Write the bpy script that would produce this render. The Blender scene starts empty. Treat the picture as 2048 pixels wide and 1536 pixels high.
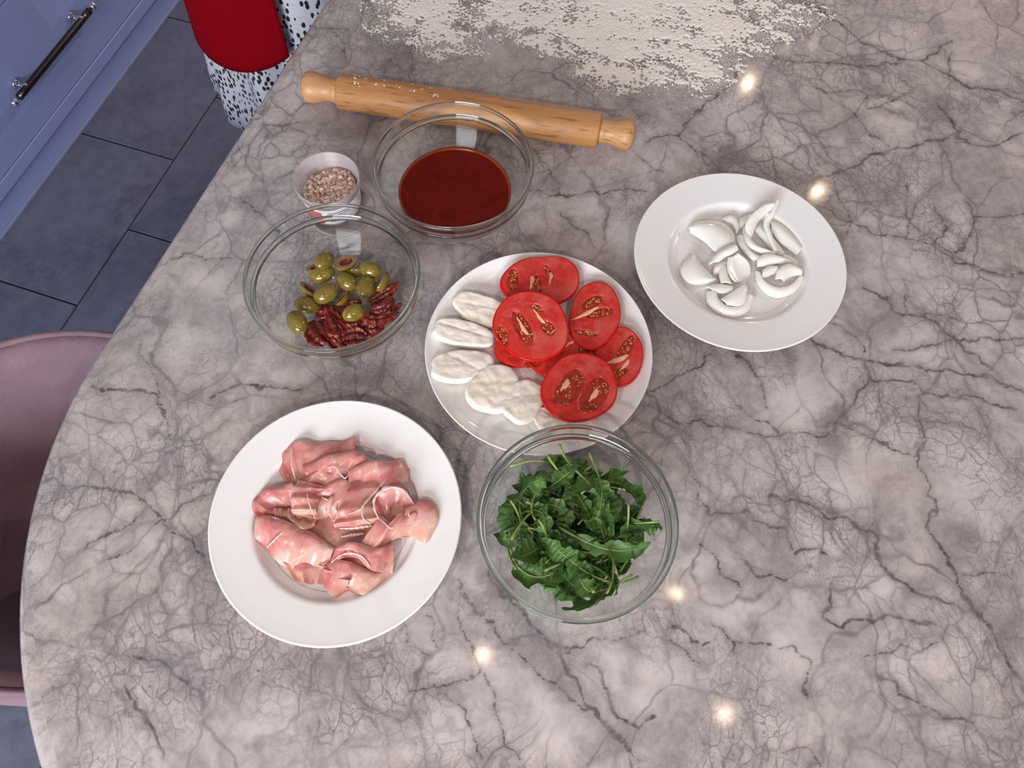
import bpy, bmesh, math, random
import numpy as np
from mathutils import Vector, Matrix, Euler

# ------------------------------------------------------------------ camera
CAM_F, CAM_TILT, CAM_ROLL, CAM_H = 1508.73, 0.42854, 0.05195, 0.8253   # focal (px of 2048), tilt from straight down, roll, metres above worktop
FLOOR_Z = -0.9                                                          # worktop surface is z = 0
scene = bpy.context.scene
COL = scene.collection
_c, _s = math.cos(CAM_ROLL), math.sin(CAM_ROLL)
_right0 = np.array([1.0, 0, 0]); _up0 = np.array([0, math.cos(CAM_TILT), math.sin(CAM_TILT)])
CR = _c * _right0 + _s * _up0
CU = -_s * _right0 + _c * _up0
CF = np.array([0, math.sin(CAM_TILT), -math.cos(CAM_TILT)])
CC = np.array([0, 0, CAM_H])
cam_data = bpy.data.cameras.new('camera'); cam = bpy.data.objects.new('camera', cam_data); COL.objects.link(cam)
cam_data.sensor_width = 36.0; cam_data.lens = CAM_F / 2048 * 36.0; cam_data.clip_start = 0.02
cam.matrix_world = Matrix(((CR[0], CU[0], -CF[0], CC[0]), (CR[1], CU[1], -CF[1], CC[1]), (CR[2], CU[2], -CF[2], CC[2]), (0, 0, 0, 1)))
scene.camera = cam

def bp(x, y, z=0.0):
    """the point at height z that the photograph shows at pixel (x, y)"""
    d = ((x - 1024) / CAM_F) * CR - ((y - 768) / CAM_F) * CU + CF
    return CC + (z - CAM_H) / d[2] * d

# ------------------------------------------------------------------ light
scene.view_settings.view_transform = 'Standard'; scene.view_settings.look = 'None'
scene.view_settings.gamma = 1.0; scene.view_settings.use_curve_mapping = False
scene.view_settings.exposure = 0.10
cy = scene.cycles; cy.max_bounces = 8; cy.diffuse_bounces = 3; cy.glossy_bounces = 3; cy.transmission_bounces = 8; cy.transparent_max_bounces = 20; cy.use_adaptive_sampling = True; cy.adaptive_threshold = 0.02
world = bpy.data.worlds.new('world'); scene.world = world; world.use_nodes = True
world.node_tree.nodes['Background'].inputs[0].default_value = (0.94, 0.92, 1.0, 1)
world.node_tree.nodes['Background'].inputs[1].default_value = 0.23

def area_light(name, loc, target, sx, sy, power, color):
    l = bpy.data.lights.new(name, 'AREA'); l.shape = 'RECTANGLE'; l.size = sx; l.size_y = sy; l.energy = power; l.color = color
    o = bpy.data.objects.new(name, l); COL.objects.link(o); o.location = loc
    o.rotation_euler = (Vector(target) - Vector(loc)).to_track_quat('-Z', 'Y').to_euler(); return o
# daylight through the windows behind and to the left of the photographer
area_light('window_light', (-0.9, -2.3, 0.95), (-0.5, 0.8, -0.5), 1.6, 1.0, 104, (0.86, 0.92, 1.0))
# warm ceiling downlights at their worktop reflections, plus unseen fill lamps added for brightness
def downlight_or_fill(x, y, power, z=1.5, r=0.014, color=(1.0, 0.78, 0.67)):
    l = bpy.data.lights.new('downlight_or_fill', 'AREA'); l.shape = 'DISK'; l.size = 2 * r; l.energy = power; l.color = color
    l.spread = math.radians(140)
    o = bpy.data.objects.new('downlight_or_fill', l); COL.objects.link(o); o.location = (x, y, z); return o
for x, y, pw in ((0.92, 2.50, 0.62), (1.144, 1.95, 0.42), (0.528, 0.396, 0.13), (-0.043, 0.192, 0.12), (0.652, 0.068, 0.15),
                 (-0.75, -0.85, 9), (0.45, -0.95, 8), (1.2, 3.6, 46), (0.1, 3.5, 14), (2.6, 1.6, 44)):  # stronger lamps are unseen fill added to brighten; no reflection places them
    downlight_or_fill(x, y, pw, color=(1.0, 0.74, 0.50) if pw < 2 else (1.0, 0.78, 0.67))
for x, y in ((1.108, 2.72), (1.219, 2.742)):
    downlight_or_fill(x, y, 0.06, r=0.010)

# ------------------------------------------------------------------ helpers
rng = np.random.default_rng(7)
_perm = np.random.default_rng(3).permutation(256); _perm = np.concatenate([_perm, _perm, _perm])
_g2 = np.random.default_rng(4).normal(size=(256, 3)); _g2 /= np.linalg.norm(_g2, axis=1)[:, None]
def perlin(p):
    p = np.asarray(p, float)
    if p.shape[-1] == 2: p = np.concatenate([p, np.full(p.shape[:-1] + (1,), 0.37)], -1)
    i = np.floor(p).astype(int); f = p - i; i &= 255
    u = f * f * f * (f * (f * 6 - 15) + 10); out = 0
    for dx in (0, 1):
        for dy in (0, 1):
            for dz in (0, 1):
                h = _perm[_perm[_perm[i[..., 0] + dx] + i[..., 1] + dy] + i[..., 2] + dz]
                g = _g2[h]
                dot = g[..., 0] * (f[..., 0] - dx) + g[..., 1] * (f[..., 1] - dy) + g[..., 2] * (f[..., 2] - dz)
                w = (u[..., 0] if dx else 1 - u[..., 0]) * (u[..., 1] if dy else 1 - u[..., 1]) * (u[..., 2] if dz else 1 - u[..., 2])
                out = out + w * dot
    return out
def fbm(p, octaves=4, gain=0.5):
    p = np.asarray(p, float); a, s, out = 1.0, 1.0, 0
    for k in range(octaves):
        out = out + a * perlin(p * s + 17.3 * k); a *= gain; s *= 2.03
    return out
def catmull(pts, n):
    pts = np.asarray(pts, float)
    if len(pts) == 2: return pts[0] + (pts[1] - pts[0]) * np.linspace(0, 1, n)[:, None]
    P = np.vstack([2 * pts[0] - pts[1], pts, 2 * pts[-1] - pts[-2]])
    t = np.linspace(0, len(pts) - 1 - 1e-9, n); k = t.astype(int); f = (t - k)[:, None]
    a, b, c, d = P[k], P[k + 1], P[k + 2], P[k + 3]
    return 0.5 * (2 * b + (c - a) * f + (2 * a - 5 * b + 4 * c - d) * f ** 2 + (3 * b - a - 3 * c + d) * f ** 3)

def mesh(name, V, F):
    me = bpy.data.meshes.new(name); me.from_pydata([tuple(map(float, v)) for v in V], [], [tuple(map(int, f)) for f in F]); me.update(); return me
def fast_mesh(name, V, Q):
    """large meshes: V (n,3), Q (m,4) or (m,3) arrays"""
    V = np.ascontiguousarray(V, np.float32); Q = np.ascontiguousarray(Q, np.int32); k = Q.shape[1]
    me = bpy.data.meshes.new(name); me.vertices.add(len(V)); me.vertices.foreach_set('co', V.ravel())
    me.loops.add(Q.size); me.loops.foreach_set('vertex_index', Q.ravel())
    me.polygons.add(len(Q)); me.polygons.foreach_set('loop_start', np.arange(0, Q.size, k, dtype=np.int32))
    me.polygons.foreach_set('loop_total', np.full(len(Q), k, np.int32)); me.update(calc_edges=True); me.validate(); return me
def smooth(me, on=True):
    me.polygons.foreach_set('use_smooth', [on] * len(me.polygons)); me.update()
def obj(name, me, mat=None, parent=None, loc=(0, 0, 0), rot=(0, 0, 0), sm=True):
    o = bpy.data.objects.new(name, me); COL.objects.link(o); o.location = loc; o.rotation_euler = rot
    if mat is not None and me is not None:
        me.materials.clear()
        me.materials.append(mat)
    if me is not None and sm: smooth(me)
    if parent is not None: o.parent = parent
    return o
def empty(name, loc=(0, 0, 0), rot=(0, 0, 0)):
    o = bpy.data.objects.new(name, None); COL.objects.link(o); o.location = loc; o.rotation_euler = rot; o.empty_display_size = 0.02; return o
def tag(o, label, cat, group=None, kind=None):
    o['label'] = label; o['category'] = cat
    if group: o['group'] = group
    if kind: o['kind'] = kind
    return o
def struct(o, label=None):
    o['kind'] = 'structure'
    if label: o['label'] = label
    return o
def lathe(prof, n=96, closed=False):
    prof = np.asarray(prof, float); m = len(prof); a = np.linspace(0, 2 * np.pi, n, endpoint=False)
    V = np.stack([np.outer(prof[:, 0], np.cos(a)), np.outer(prof[:, 0], np.sin(a)), np.repeat(prof[:, 1:2], n, 1)], -1).reshape(-1, 3)
    F = []
    for i in range(m if closed else m - 1):
        i2 = (i + 1) % m
        for j in range(n):
            k = (j + 1) % n; F.append((i * n + j, i * n + k, i2 * n + k, i2 * n + j))
    return V, F
def lathe_mesh(name, prof, n=96, closed=False):
    V, F = lathe(prof, n, closed); me = mesh(name, V, F)
    bm = bmesh.new(); bm.from_mesh(me); bmesh.ops.remove_doubles(bm, verts=bm.verts, dist=1e-6)
    bmesh.ops.recalc_face_normals(bm, faces=bm.faces); bm.to_mesh(me); bm.free(); return me
def box_mesh(name, x0, x1, y0, y1, z0, z1, bev=0.0, seg=2):
    bm = bmesh.new(); r = bmesh.ops.create_cube(bm, size=1.0)
    for v in bm.verts: v.co = Vector(((x0 + x1) / 2 + v.co.x * (x1 - x0), (y0 + y1) / 2 + v.co.y * (y1 - y0), (z0 + z1) / 2 + v.co.z * (z1 - z0)))
    if bev: bmesh.ops.bevel(bm, geom=bm.edges[:], offset=bev, segments=seg, affect='EDGES', profile=0.5)
    me = bpy.data.meshes.new(name); bm.to_mesh(me); bm.free(); return me
def tube(pts, rad, n=10, caps=True):
    pts = np.asarray(pts, float); m = len(pts); rad = np.broadcast_to(np.asarray(rad, float), (m,))
    T = np.gradient(pts, axis=0); T /= np.linalg.norm(T, axis=1)[:, None] + 1e-12
    up = np.array([0, 0, 1.0]) if abs(T[0][2]) < 0.9 else np.array([1.0, 0, 0]); V = []
    for i in range(m):
        s = np.cross(T[i], up); s /= np.linalg.norm(s) + 1e-12; up = np.cross(s, T[i])
        for k in range(n):
            a = 2 * np.pi * k / n; V.append(pts[i] + rad[i] * (np.cos(a) * s + np.sin(a) * up))
    F = [(i * n + k, i * n + (k + 1) % n, (i + 1) * n + (k + 1) % n, (i + 1) * n + k) for i in range(m - 1) for k in range(n)]
    if caps: F += [tuple(range(n))[::-1], tuple((m - 1) * n + k for k in range(n))]
    return V, F
def join(parts):
    V, F = [], []
    for v, f in parts:
        b = len(V); V += [tuple(x) for x in v]; F += [tuple(b + i for i in q) for q in f]
    return V, F
def ellipsoid(c, r, rot=(0, 0, 0), nu=12, nv=8):
    M = np.array(Euler(rot).to_matrix()); V = []; F = []
    for i in range(nv + 1):
        t = np.pi * i / nv
        for j in range(nu):
            p = 2 * np.pi * j / nu
            V.append(np.array(c) + M @ np.array([r[0] * np.sin(t) * np.cos(p), r[1] * np.sin(t) * np.sin(p), r[2] * np.cos(t)]))
    for i in range(nv):
        for j in range(nu):
            k = (j + 1) % nu; F.append((i * nu + j, (i + 1) * nu + j, (i + 1) * nu + k, i * nu + k))
    return V, F

# ------------------------------------------------------------------ node helpers
class NT:
    def __init__(self, name):
        self.m = bpy.data.materials.new(name); self.m.use_nodes = True; self.t = self.m.node_tree; self.n = self.t.nodes
        self.b = self.n['Principled BSDF']; self.out = self.n['Material Output']
    def node(self, kind, **kw):
        x = self.n.new(kind)
        for k, v in kw.items(): setattr(x, k, v)
        return x
    def link(self, a, b): self.t.links.new(a, b)
    def put(self, sock, v):
        if hasattr(v, 'links') or hasattr(v, 'is_output'): self.link(v, sock)
        else: sock.default_value = v
    def coord(self, scale=(1, 1, 1), rot=(0, 0, 0), kind='Object'):
        c = self.node('ShaderNodeTexCoord'); mp = self.node('ShaderNodeMapping'); mp.inputs['Scale'].default_value = scale; mp.inputs['Rotation'].default_value = rot
        self.link(c.outputs[kind], mp.inputs[0]); return mp.outputs[0]
    def noise(self, vec, scale, detail=4, rough=0.55, dist=0.0, out='Fac'):
        x = self.node('ShaderNodeTexNoise'); x.inputs['Scale'].default_value = scale; x.inputs['Detail'].default_value = detail
        x.inputs['Roughness'].default_value = rough; x.inputs['Distortion'].default_value = dist
        if vec is not None: self.link(vec, x.inputs['Vector'])
        return x.outputs[out]
    def voro(self, vec, scale, feature='F1', out='Distance', rnd=1.0):
        x = self.node('ShaderNodeTexVoronoi', feature=feature); x.inputs['Scale'].default_value = scale; x.inputs['Randomness'].default_value = rnd
        self.link(vec, x.inputs['Vector']); return x.outputs[out]
    def ramp(self, fac, stops, interp='LINEAR'):
        r = self.node('ShaderNodeValToRGB'); r.color_ramp.interpolation = interp; e = r.color_ramp.elements
        while len(e) < len(stops): e.new(0.5)
        for q, (p, c) in zip(e, stops):
            q.position = p; q.color = (c, c, c, 1) if isinstance(c, (int, float)) else (*c, 1)
        self.put(r.inputs[0], fac); return r.outputs[0]
    def mix(self, fac, a, b, mode='MIX'):
        x = self.node('ShaderNodeMix', data_type='RGBA', blend_type=mode); x.clamp_factor = True
        self.put(x.inputs[0], fac)
        for sock, v in ((x.inputs[6], a), (x.inputs[7], b)):
            if isinstance(v, tuple): sock.default_value = (*v, 1) if len(v) == 3 else v
            elif isinstance(v, (int, float)): sock.default_value = (v, v, v, 1)
            else: self.link(v, sock)
        return x.outputs[2]
    def math(self, op, a, b=0.0, clamp=False):
        x = self.node('ShaderNodeMath', operation=op); x.use_clamp = clamp; self.put(x.inputs[0], a); self.put(x.inputs[1], b); return x.outputs[0]
    def vadd(self, a, b, scale=1.0):
        s = self.node('ShaderNodeVectorMath', operation='SCALE'); self.link(b, s.inputs[0]); s.inputs['Scale'].default_value = scale
        x = self.node('ShaderNodeVectorMath', operation='ADD'); self.link(a, x.inputs[0]); self.link(s.outputs[0], x.inputs[1]); return x.outputs[0]
    def bump(self, h, strength=0.3, dist=0.002):
        x = self.node('ShaderNodeBump'); x.inputs['Strength'].default_value = strength; x.inputs['Distance'].default_value = dist
        self.link(h, x.inputs['Height']); self.link(x.outputs[0], self.b.inputs['Normal'])
    def set(self, **kw):
        for k, v in kw.items():
            s = self.b.inputs[k.replace('_', ' ')]
            if isinstance(v, tuple) and len(v) == 3 and s.type == 'RGBA': v = (*v, 1)
            self.put(s, v)
        return self
def plain(name, col, rough=0.5, var=0.06, vscale=30, bump=0.0, bscale=200, bdist=0.001, **kw):
    t = NT(name); v = t.coord(); n = t.noise(v, vscale, 4)
    c = t.mix(n, tuple(max(0, x * (1 - var)) for x in col), tuple(min(1, x * (1 + var)) for x in col))
    t.set(Base_Color=c, Roughness=rough, **kw)
    if bump: t.bump(t.noise(v, bscale, 3), bump, bdist)
    return t.m
# ------------------------------------------------------------------ marble
def marble_material():
    t = NT('grey_marble'); P = t.coord()
    w1 = t.noise(P, 5.0, 2, 0.5, out='Color'); w2 = t.noise(P, 24.0, 2, 0.6, out='Color')
    sub = t.node('ShaderNodeVectorMath', operation='SUBTRACT'); t.link(w1, sub.inputs[0]); sub.inputs[1].default_value = (.5, .5, .5)
    sub2 = t.node('ShaderNodeVectorMath', operation='SUBTRACT'); t.link(w2, sub2.inputs[0]); sub2.inputs[1].default_value = (.5, .5, .5)
    Q = t.vadd(t.vadd(P, sub.outputs[0], 0.11), sub2.outputs[0], 0.022)
    mp = t.node('ShaderNodeMapping'); mp.inputs['Rotation'].default_value = (0, 0, math.radians(40)); mp.inputs['Scale'].default_value = (1.0, 0.72, 1.0); t.link(Q, mp.inputs[0]); Q = mp.outputs[0]
    def gray(c):
        x = t.node('ShaderNodeSeparateColor'); t.link(c, x.inputs[0]); return x.outputs[0]
    r1 = gray(t.voro(Q, 10, 'F1', 'Color')); r2 = gray(t.voro(Q, 27, 'F1', 'Color')); r3 = gray(t.voro(Q, 70, 'F1', 'Color'))
    e1 = t.voro(Q, 10, 'DISTANCE_TO_EDGE'); e2 = t.voro(Q, 27, 'DISTANCE_TO_EDGE'); e3 = t.voro(Q, 70, 'DISTANCE_TO_EDGE')
    m1 = t.ramp(t.noise(P, 3.2, 3, 0.55), [(0.42, 0.0), (0.62, 1.0)])          # where the stone is broken into small clasts
    m2 = t.ramp(t.noise(P, 6.5, 4, 0.6, 0.5), [(0.43, 0.0), (0.61, 1.0)])
    n1 = t.ramp(t.noise(P, 9.0, 4, 0.6), [(0.38, 0.12), (0.62, 1.0)])
    base = t.mix(t.noise(P, 7, 4, 0.62), (0.42, 0.378, 0.372), (0.63, 0.575, 0.56))
    base = t.mix(t.math('MULTIPLY', r1, 0.42), base, (0.40, 0.37, 0.375))
    base = t.mix(t.math('MULTIPLY', t.math('MULTIPLY', r2, m1), 0.5), base, (0.74, 0.69, 0.68))
    base = t.mix(t.math('MULTIPLY', t.math('MULTIPLY', r3, m2), 0.35), base, (0.33, 0.30, 0.31))
    warm = t.ramp(t.noise(P, 2.6, 3, 0.5), [(0.46, 0.0), (0.68, 0.75)])
    base = t.mix(warm, base, t.mix(0.62, base, (0.47, 0.385, 0.315)))
    mot = t.noise(P, 34, 5, 0.74, 0.8); base = t.mix(t.ramp(mot, [(0.40, 0.0), (0.66, 0.8)]), base, t.mix(0.6, base, (0.17, 0.15, 0.155)))
    base = t.mix(t.ramp(t.noise(P, 21, 5, 0.7, 1.0), [(0.52, 0.0), (0.70, 0.5)]), base, (0.60, 0.555, 0.545))
    # hazy grey smoke
    sm = t.math('MULTIPLY', t.ramp(t.noise(P, 8.5, 6, 0.74, 0.8), [(0.50, 0.0), (0.70, 0.85)]), t.ramp(t.noise(P, 70, 3, 0.7), [(0.3, 0.35), (0.65, 1.0)]))
    base = t.mix(sm, base, (0.22, 0.20, 0.215))
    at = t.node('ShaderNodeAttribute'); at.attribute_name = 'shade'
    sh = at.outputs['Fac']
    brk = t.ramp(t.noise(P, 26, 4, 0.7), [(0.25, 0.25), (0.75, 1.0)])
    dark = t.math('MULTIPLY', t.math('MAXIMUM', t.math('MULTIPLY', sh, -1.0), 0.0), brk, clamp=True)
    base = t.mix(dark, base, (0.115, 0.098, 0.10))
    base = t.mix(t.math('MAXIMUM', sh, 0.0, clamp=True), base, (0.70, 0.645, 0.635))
    # pale crystalline and dark veins
    fine = t.noise(P, 90, 3, 0.7)
    def line(e, w): return t.ramp(t.math('ADD', e, t.math('MULTIPLY', t.math('SUBTRACT', fine, 0.5), w * 1.2)), [(0.0, 1.0), (w, 0.0)])
    l1 = t.math('MULTIPLY', line(e1, 0.022), n1)
    l2 = t.math('MULTIPLY', t.math('MULTIPLY', line(e2, 0.040), m1), 0.88)
    l3 = t.math('MULTIPLY', t.math('MULTIPLY', line(e3, 0.07), m2), 0.78)
    h1 = t.math('MULTIPLY', t.math('MULTIPLY', line(e1, 0.13), m2), 0.55)
    h2 = t.math('MULTIPLY', t.math('MULTIPLY', line(e2, 0.17), m1), 0.40)
    col = t.mix(h1, base, (0.24, 0.215, 0.23)); col = t.mix(h2, col, (0.26, 0.235, 0.25))
    col = t.mix(t.math('MULTIPLY', l1, 0.72), col, (0.11, 0.10, 0.108))
    col = t.mix(l2, col, (0.20, 0.178, 0.19)); col = t.mix(l3, col, (0.185, 0.165, 0.175))
    crk = t.math('MULTIPLY', t.ramp(t.noise(P, 48, 5, 0.68, 2.2), [(0.47, 0.0), (0.50, 0.75), (0.53, 0.0)]), t.math('MAXIMUM', m2, t.math('MULTIPLY', m1, 0.5)))
    col = t.mix(t.math('MULTIPLY', crk, 0.75), col, (0.13, 0.115, 0.118))
    # the long veins that cross the slab
    av = t.node('ShaderNodeAttribute'); av.attribute_name = 'vein'
    vq = t.math('ADD', av.outputs['Fac'], t.math('MULTIPLY', t.math('SUBTRACT', fine, 0.5), 0.22))
    vl = t.math('MULTIPLY', t.ramp(vq, [(0.78, 0.0), (0.92, 1.0)]), t.ramp(t.noise(P, 40, 3), [(0.30, 0.25), (0.62, 0.9)]))
    vh = t.math('MULTIPLY', t.ramp(vq, [(0.05, 0.0), (0.9, 0.62)]), t.ramp(t.noise(P, 14, 4, 0.6), [(0.3, 0.15), (0.7, 1.0)]))
    col = t.mix(vh, col, (0.20, 0.18, 0.19)); col = t.mix(vl, col, (0.075, 0.066, 0.07))
    # specks
    sp = t.math('MULTIPLY', t.ramp(t.noise(P, 150, 2, 0.5), [(0.66, 0.0), (0.74, 0.8)]), m2)
    col = t.mix(sp, col, (0.14, 0.125, 0.13))
    t.set(Base_Color=col, Roughness=t.ramp(t.noise(P, 60, 3), [(0.3, 0.070), (0.7, 0.098)]), Specular_IOR_Level=0.42)
    return t.m
MARBLE = marble_material()

VEINS = [  # (half width mm, pixel polyline traced on the slab)
 (2.2, [(1300,281),(1347,270),(1373,237),(1424,205),(1453,179),(1479,139),(1475,120)]), (1.6, [(1347,270),(1402,307),(1446,343)]),
 (2.6, [(1600,0),(1665,37),(1713,73),(1767,106),(1797,120),(1841,120),(1870,106),(1899,84)]), (2.4, [(1541,117),(1614,126),(1680,130),(1797,126)]),
 (2.6, [(1610,383),(1643,351),(1687,340),(1738,314),(1804,292),(1884,288),(1914,263)]), (2.0, [(1914,290),(1976,292),(2048,263)]),
 (1.6, [(1614,161),(1665,197),(1709,234),(1738,270),(1782,292)]), (1.1, [(1515,208),(1548,256),(1592,292),(1640,329)]),
 (3.2, [(1841,120),(1899,153),(1921,172),(1976,175),(2048,204)]), (3.2, [(1870,204),(1899,248),(1914,277),(1943,292)]),
 (2.0, [(1629,413),(1694,442),(1746,464),(1793,478),(1866,486),(1892,453),(1873,413)]), (2.2, [(1866,486),(1914,526),(1979,541),(2048,548)]),
 (2.2, [(1914,511),(1939,471),(1946,435),(1935,405)]), (1.8, [(1946,435),(2048,424)]), (1.5, [(1738,219),(1789,201),(1830,183),(1811,161)]),
 (1.2, [(1658,183),(1724,183),(1782,192)]), (1.3, [(1727,183),(1735,215)]), (1.4, [(1665,351),(1683,405),(1702,442),(1694,471)]),
 (1.0, [(1683,405),(1775,404)]), (1.2, [(1808,365),(1819,420),(1826,449),(1804,478)]), (1.3, [(1906,110),(1899,153)]),
 (1.4, [(1665,644),(1716,673),(1738,706)]), (2.6, [(1621,681),(1665,706),(1738,723),(1830,726),(1884,739),(1976,746),(2012,775),(2048,786)]),
 (2.6, [(1724,571),(1775,604),(1811,633),(1848,633),(1903,673),(1939,706),(1976,735)]), (2.0, [(1782,699),(1830,695),(1903,677),(1968,677),(2048,684)]),
 (1.3, [(1815,560),(1819,593),(1815,633)]), (1.5, [(1819,593),(1848,629),(1921,640)]), (1.9, [(1475,706),(1505,743),(1523,765),(1537,812)]),
 (1.8, [(1428,706),(1395,739),(1337,765),(1300,775)]), (2.8, [(1738,724),(1738,765),(1713,779),(1687,816),(1669,863)]),
 (1.7, [(1669,863),(1643,874),(1563,872),(1505,867),(1402,852),(1337,834)]), (2.2, [(1738,765),(1789,761),(1841,768),(1848,790),(1903,794),(1968,801),(2030,819)]),
 (2.0, [(1841,794),(1837,823),(1844,870),(1848,925),(1855,980),(1862,1035),(1859,1071)]), (1.3, [(1698,863),(1746,881),(1793,896),(1841,912)]),
 (2.2, [(1537,991),(1610,1009),(1651,1029),(1694,1038)]), (1.7, [(1421,1024),(1497,1027),(1534,1046),(1570,1053),(1585,1101),(1603,1090),(1636,1093),(1651,1108)]),
 (1.3, [(1424,750),(1457,794),(1497,827),(1534,841),(1563,870)]), (2.6, [(1702,1037),(1746,1073),(1775,1135),(1830,1172),(1903,1205),(1950,1215)]),
 (2.8, [(1862,1069),(1903,1146),(1957,1212),(1994,1270),(2048,1387)]), (2.4, [(1665,1172),(1651,1241),(1709,1241),(1757,1237),(1811,1241),(1862,1248)]),
 (2.0, [(1483,1120),(1505,1142),(1570,1164)]), (1.5, [(1402,1084),(1446,1142),(1483,1172)]), (1.5, [(1337,1256),(1358,1263),(1391,1285),(1417,1289)]),
 (1.4, [(1333,1270),(1402,1325)]), (1.5, [(1417,1245),(1461,1281),(1464,1329)]), (1.6, [(1468,1281),(1530,1285),(1599,1296),(1629,1329),(1603,1394)]),
 (1.5, [(1731,1318),(1778,1303),(1855,1301),(1884,1278)]), (2.0, [(1738,1347),(1793,1376),(1797,1394),(1855,1409),(1884,1431),(1939,1449)]),
 (1.6, [(1570,1497),(1610,1500),(1651,1530)]), (1.5, [(1921,1146),(2016,1146)]),
 (1.8, [(923,1191),(970,1224),(1019,1285),(1073,1347),(1134,1396),(1183,1412),(1233,1478),(1282,1519)]),
 (2.6, [(978,1150),(1032,1216),(1093,1269),(1134,1326),(1171,1392),(1216,1453),(1257,1490)]),
 (1.5, [(909,1158),(921,1203),(929,1257),(946,1302),(958,1343),(987,1396),(1011,1462),(1036,1523)]), (1.6, [(814,1380),(876,1374),(913,1363),(954,1343)]),
 (1.6, [(880,1380),(925,1421),(941,1458),(970,1519)]), (1.2, [(839,1224),(868,1248),(880,1294)]), (1.3, [(810,1240),(822,1285),(864,1310)]),
 (2.0, [(1175,1326),(1216,1371),(1241,1429),(1282,1454),(1319,1429)]), (1.4, [(1114,1294),(1196,1285),(1253,1273),(1298,1261)]),
 (2.0, [(162,779),(244,776),(314,795),(327,840),(340,871)]), (1.8, [(416,795),(467,773),(530,770),(600,782)]),
 (1.9, [(124,973),(187,973),(251,973),(295,1011),(346,1056),(416,1119)]), (1.7, [(295,1011),(238,1056),(174,1094),(155,1113)]),
 (1.4, [(193,1132),(270,1094),(378,1005),(422,998)]), (1.9, [(251,1310),(314,1316),(346,1341),(378,1367)]), (2.4, [(238,1380),(301,1449),(327,1513)]),
 (1.4, [(282,681),(308,744),(327,814)]), (1.6, [(519,251),(540,257),(576,251),(604,247)]), (1.5, [(661,55),(680,85),(699,132)]),
 (1.8, [(474,390),(500,425),(540,443),(571,487)]), (1.7, [(1053,382),(1131,389),(1191,382),(1302,382)]), (1.8, [(1117,423),(1161,456),(1191,497)]),
 (1.6, [(1270,305),(1300,340),(1330,345)]), (1.6, [(1360,920),(1400,960),(1421,1024)]), (1.4, [(330,520),(380,505),(420,520),(470,515)]),
 (1.6, [(700,215),(760,240),(800,225)]), (1.5, [(1030,250),(1090,330),(1120,390)]),
]
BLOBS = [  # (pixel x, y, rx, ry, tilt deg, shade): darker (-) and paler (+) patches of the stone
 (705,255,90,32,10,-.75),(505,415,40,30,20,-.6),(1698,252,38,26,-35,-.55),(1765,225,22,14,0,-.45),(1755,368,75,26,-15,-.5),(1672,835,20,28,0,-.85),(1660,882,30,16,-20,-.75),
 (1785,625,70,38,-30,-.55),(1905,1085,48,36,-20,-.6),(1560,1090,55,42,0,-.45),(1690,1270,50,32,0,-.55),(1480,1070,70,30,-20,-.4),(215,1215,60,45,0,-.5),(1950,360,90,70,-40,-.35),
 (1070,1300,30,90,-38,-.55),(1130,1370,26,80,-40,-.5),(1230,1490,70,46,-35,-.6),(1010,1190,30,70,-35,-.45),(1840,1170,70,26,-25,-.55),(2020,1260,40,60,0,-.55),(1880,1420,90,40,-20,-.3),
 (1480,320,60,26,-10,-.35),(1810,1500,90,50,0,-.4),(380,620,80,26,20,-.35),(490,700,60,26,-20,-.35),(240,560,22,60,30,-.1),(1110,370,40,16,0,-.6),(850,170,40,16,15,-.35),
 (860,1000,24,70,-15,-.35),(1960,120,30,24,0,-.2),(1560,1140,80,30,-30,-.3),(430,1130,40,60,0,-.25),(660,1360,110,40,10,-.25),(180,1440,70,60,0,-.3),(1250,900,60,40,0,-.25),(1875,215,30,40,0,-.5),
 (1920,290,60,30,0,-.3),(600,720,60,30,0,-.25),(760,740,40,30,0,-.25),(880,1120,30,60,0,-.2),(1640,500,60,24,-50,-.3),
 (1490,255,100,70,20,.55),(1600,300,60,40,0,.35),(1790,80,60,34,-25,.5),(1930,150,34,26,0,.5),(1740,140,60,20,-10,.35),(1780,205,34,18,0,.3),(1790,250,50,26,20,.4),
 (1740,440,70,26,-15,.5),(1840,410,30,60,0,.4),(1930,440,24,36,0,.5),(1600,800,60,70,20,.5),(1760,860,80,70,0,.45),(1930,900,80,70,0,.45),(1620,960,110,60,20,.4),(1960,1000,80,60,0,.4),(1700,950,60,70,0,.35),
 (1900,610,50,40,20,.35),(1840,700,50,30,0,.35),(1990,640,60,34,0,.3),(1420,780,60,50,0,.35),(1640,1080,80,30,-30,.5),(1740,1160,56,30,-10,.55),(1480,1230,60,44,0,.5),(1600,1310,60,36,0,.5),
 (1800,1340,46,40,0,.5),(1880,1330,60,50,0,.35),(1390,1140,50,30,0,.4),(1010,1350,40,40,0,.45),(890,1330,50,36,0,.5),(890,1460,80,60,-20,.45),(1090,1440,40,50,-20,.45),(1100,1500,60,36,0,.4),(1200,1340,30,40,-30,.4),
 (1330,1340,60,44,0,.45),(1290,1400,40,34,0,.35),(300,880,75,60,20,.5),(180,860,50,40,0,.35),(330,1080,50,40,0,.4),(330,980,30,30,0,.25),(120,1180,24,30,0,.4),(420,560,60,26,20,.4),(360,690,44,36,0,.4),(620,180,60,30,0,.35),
 (540,300,60,34,20,.3),(440,460,34,40,20,.35),(640,240,40,20,0,.3),(280,1250,50,40,0,.2),(760,1400,70,40,0,.3),(540,1440,80,50,0,.3),(400,1330,60,30,0,.3),(1500,500,10,10,0,.1),(1180,410,40,26,0,.3),(1240,470,40,30,0,.35),
]

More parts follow.
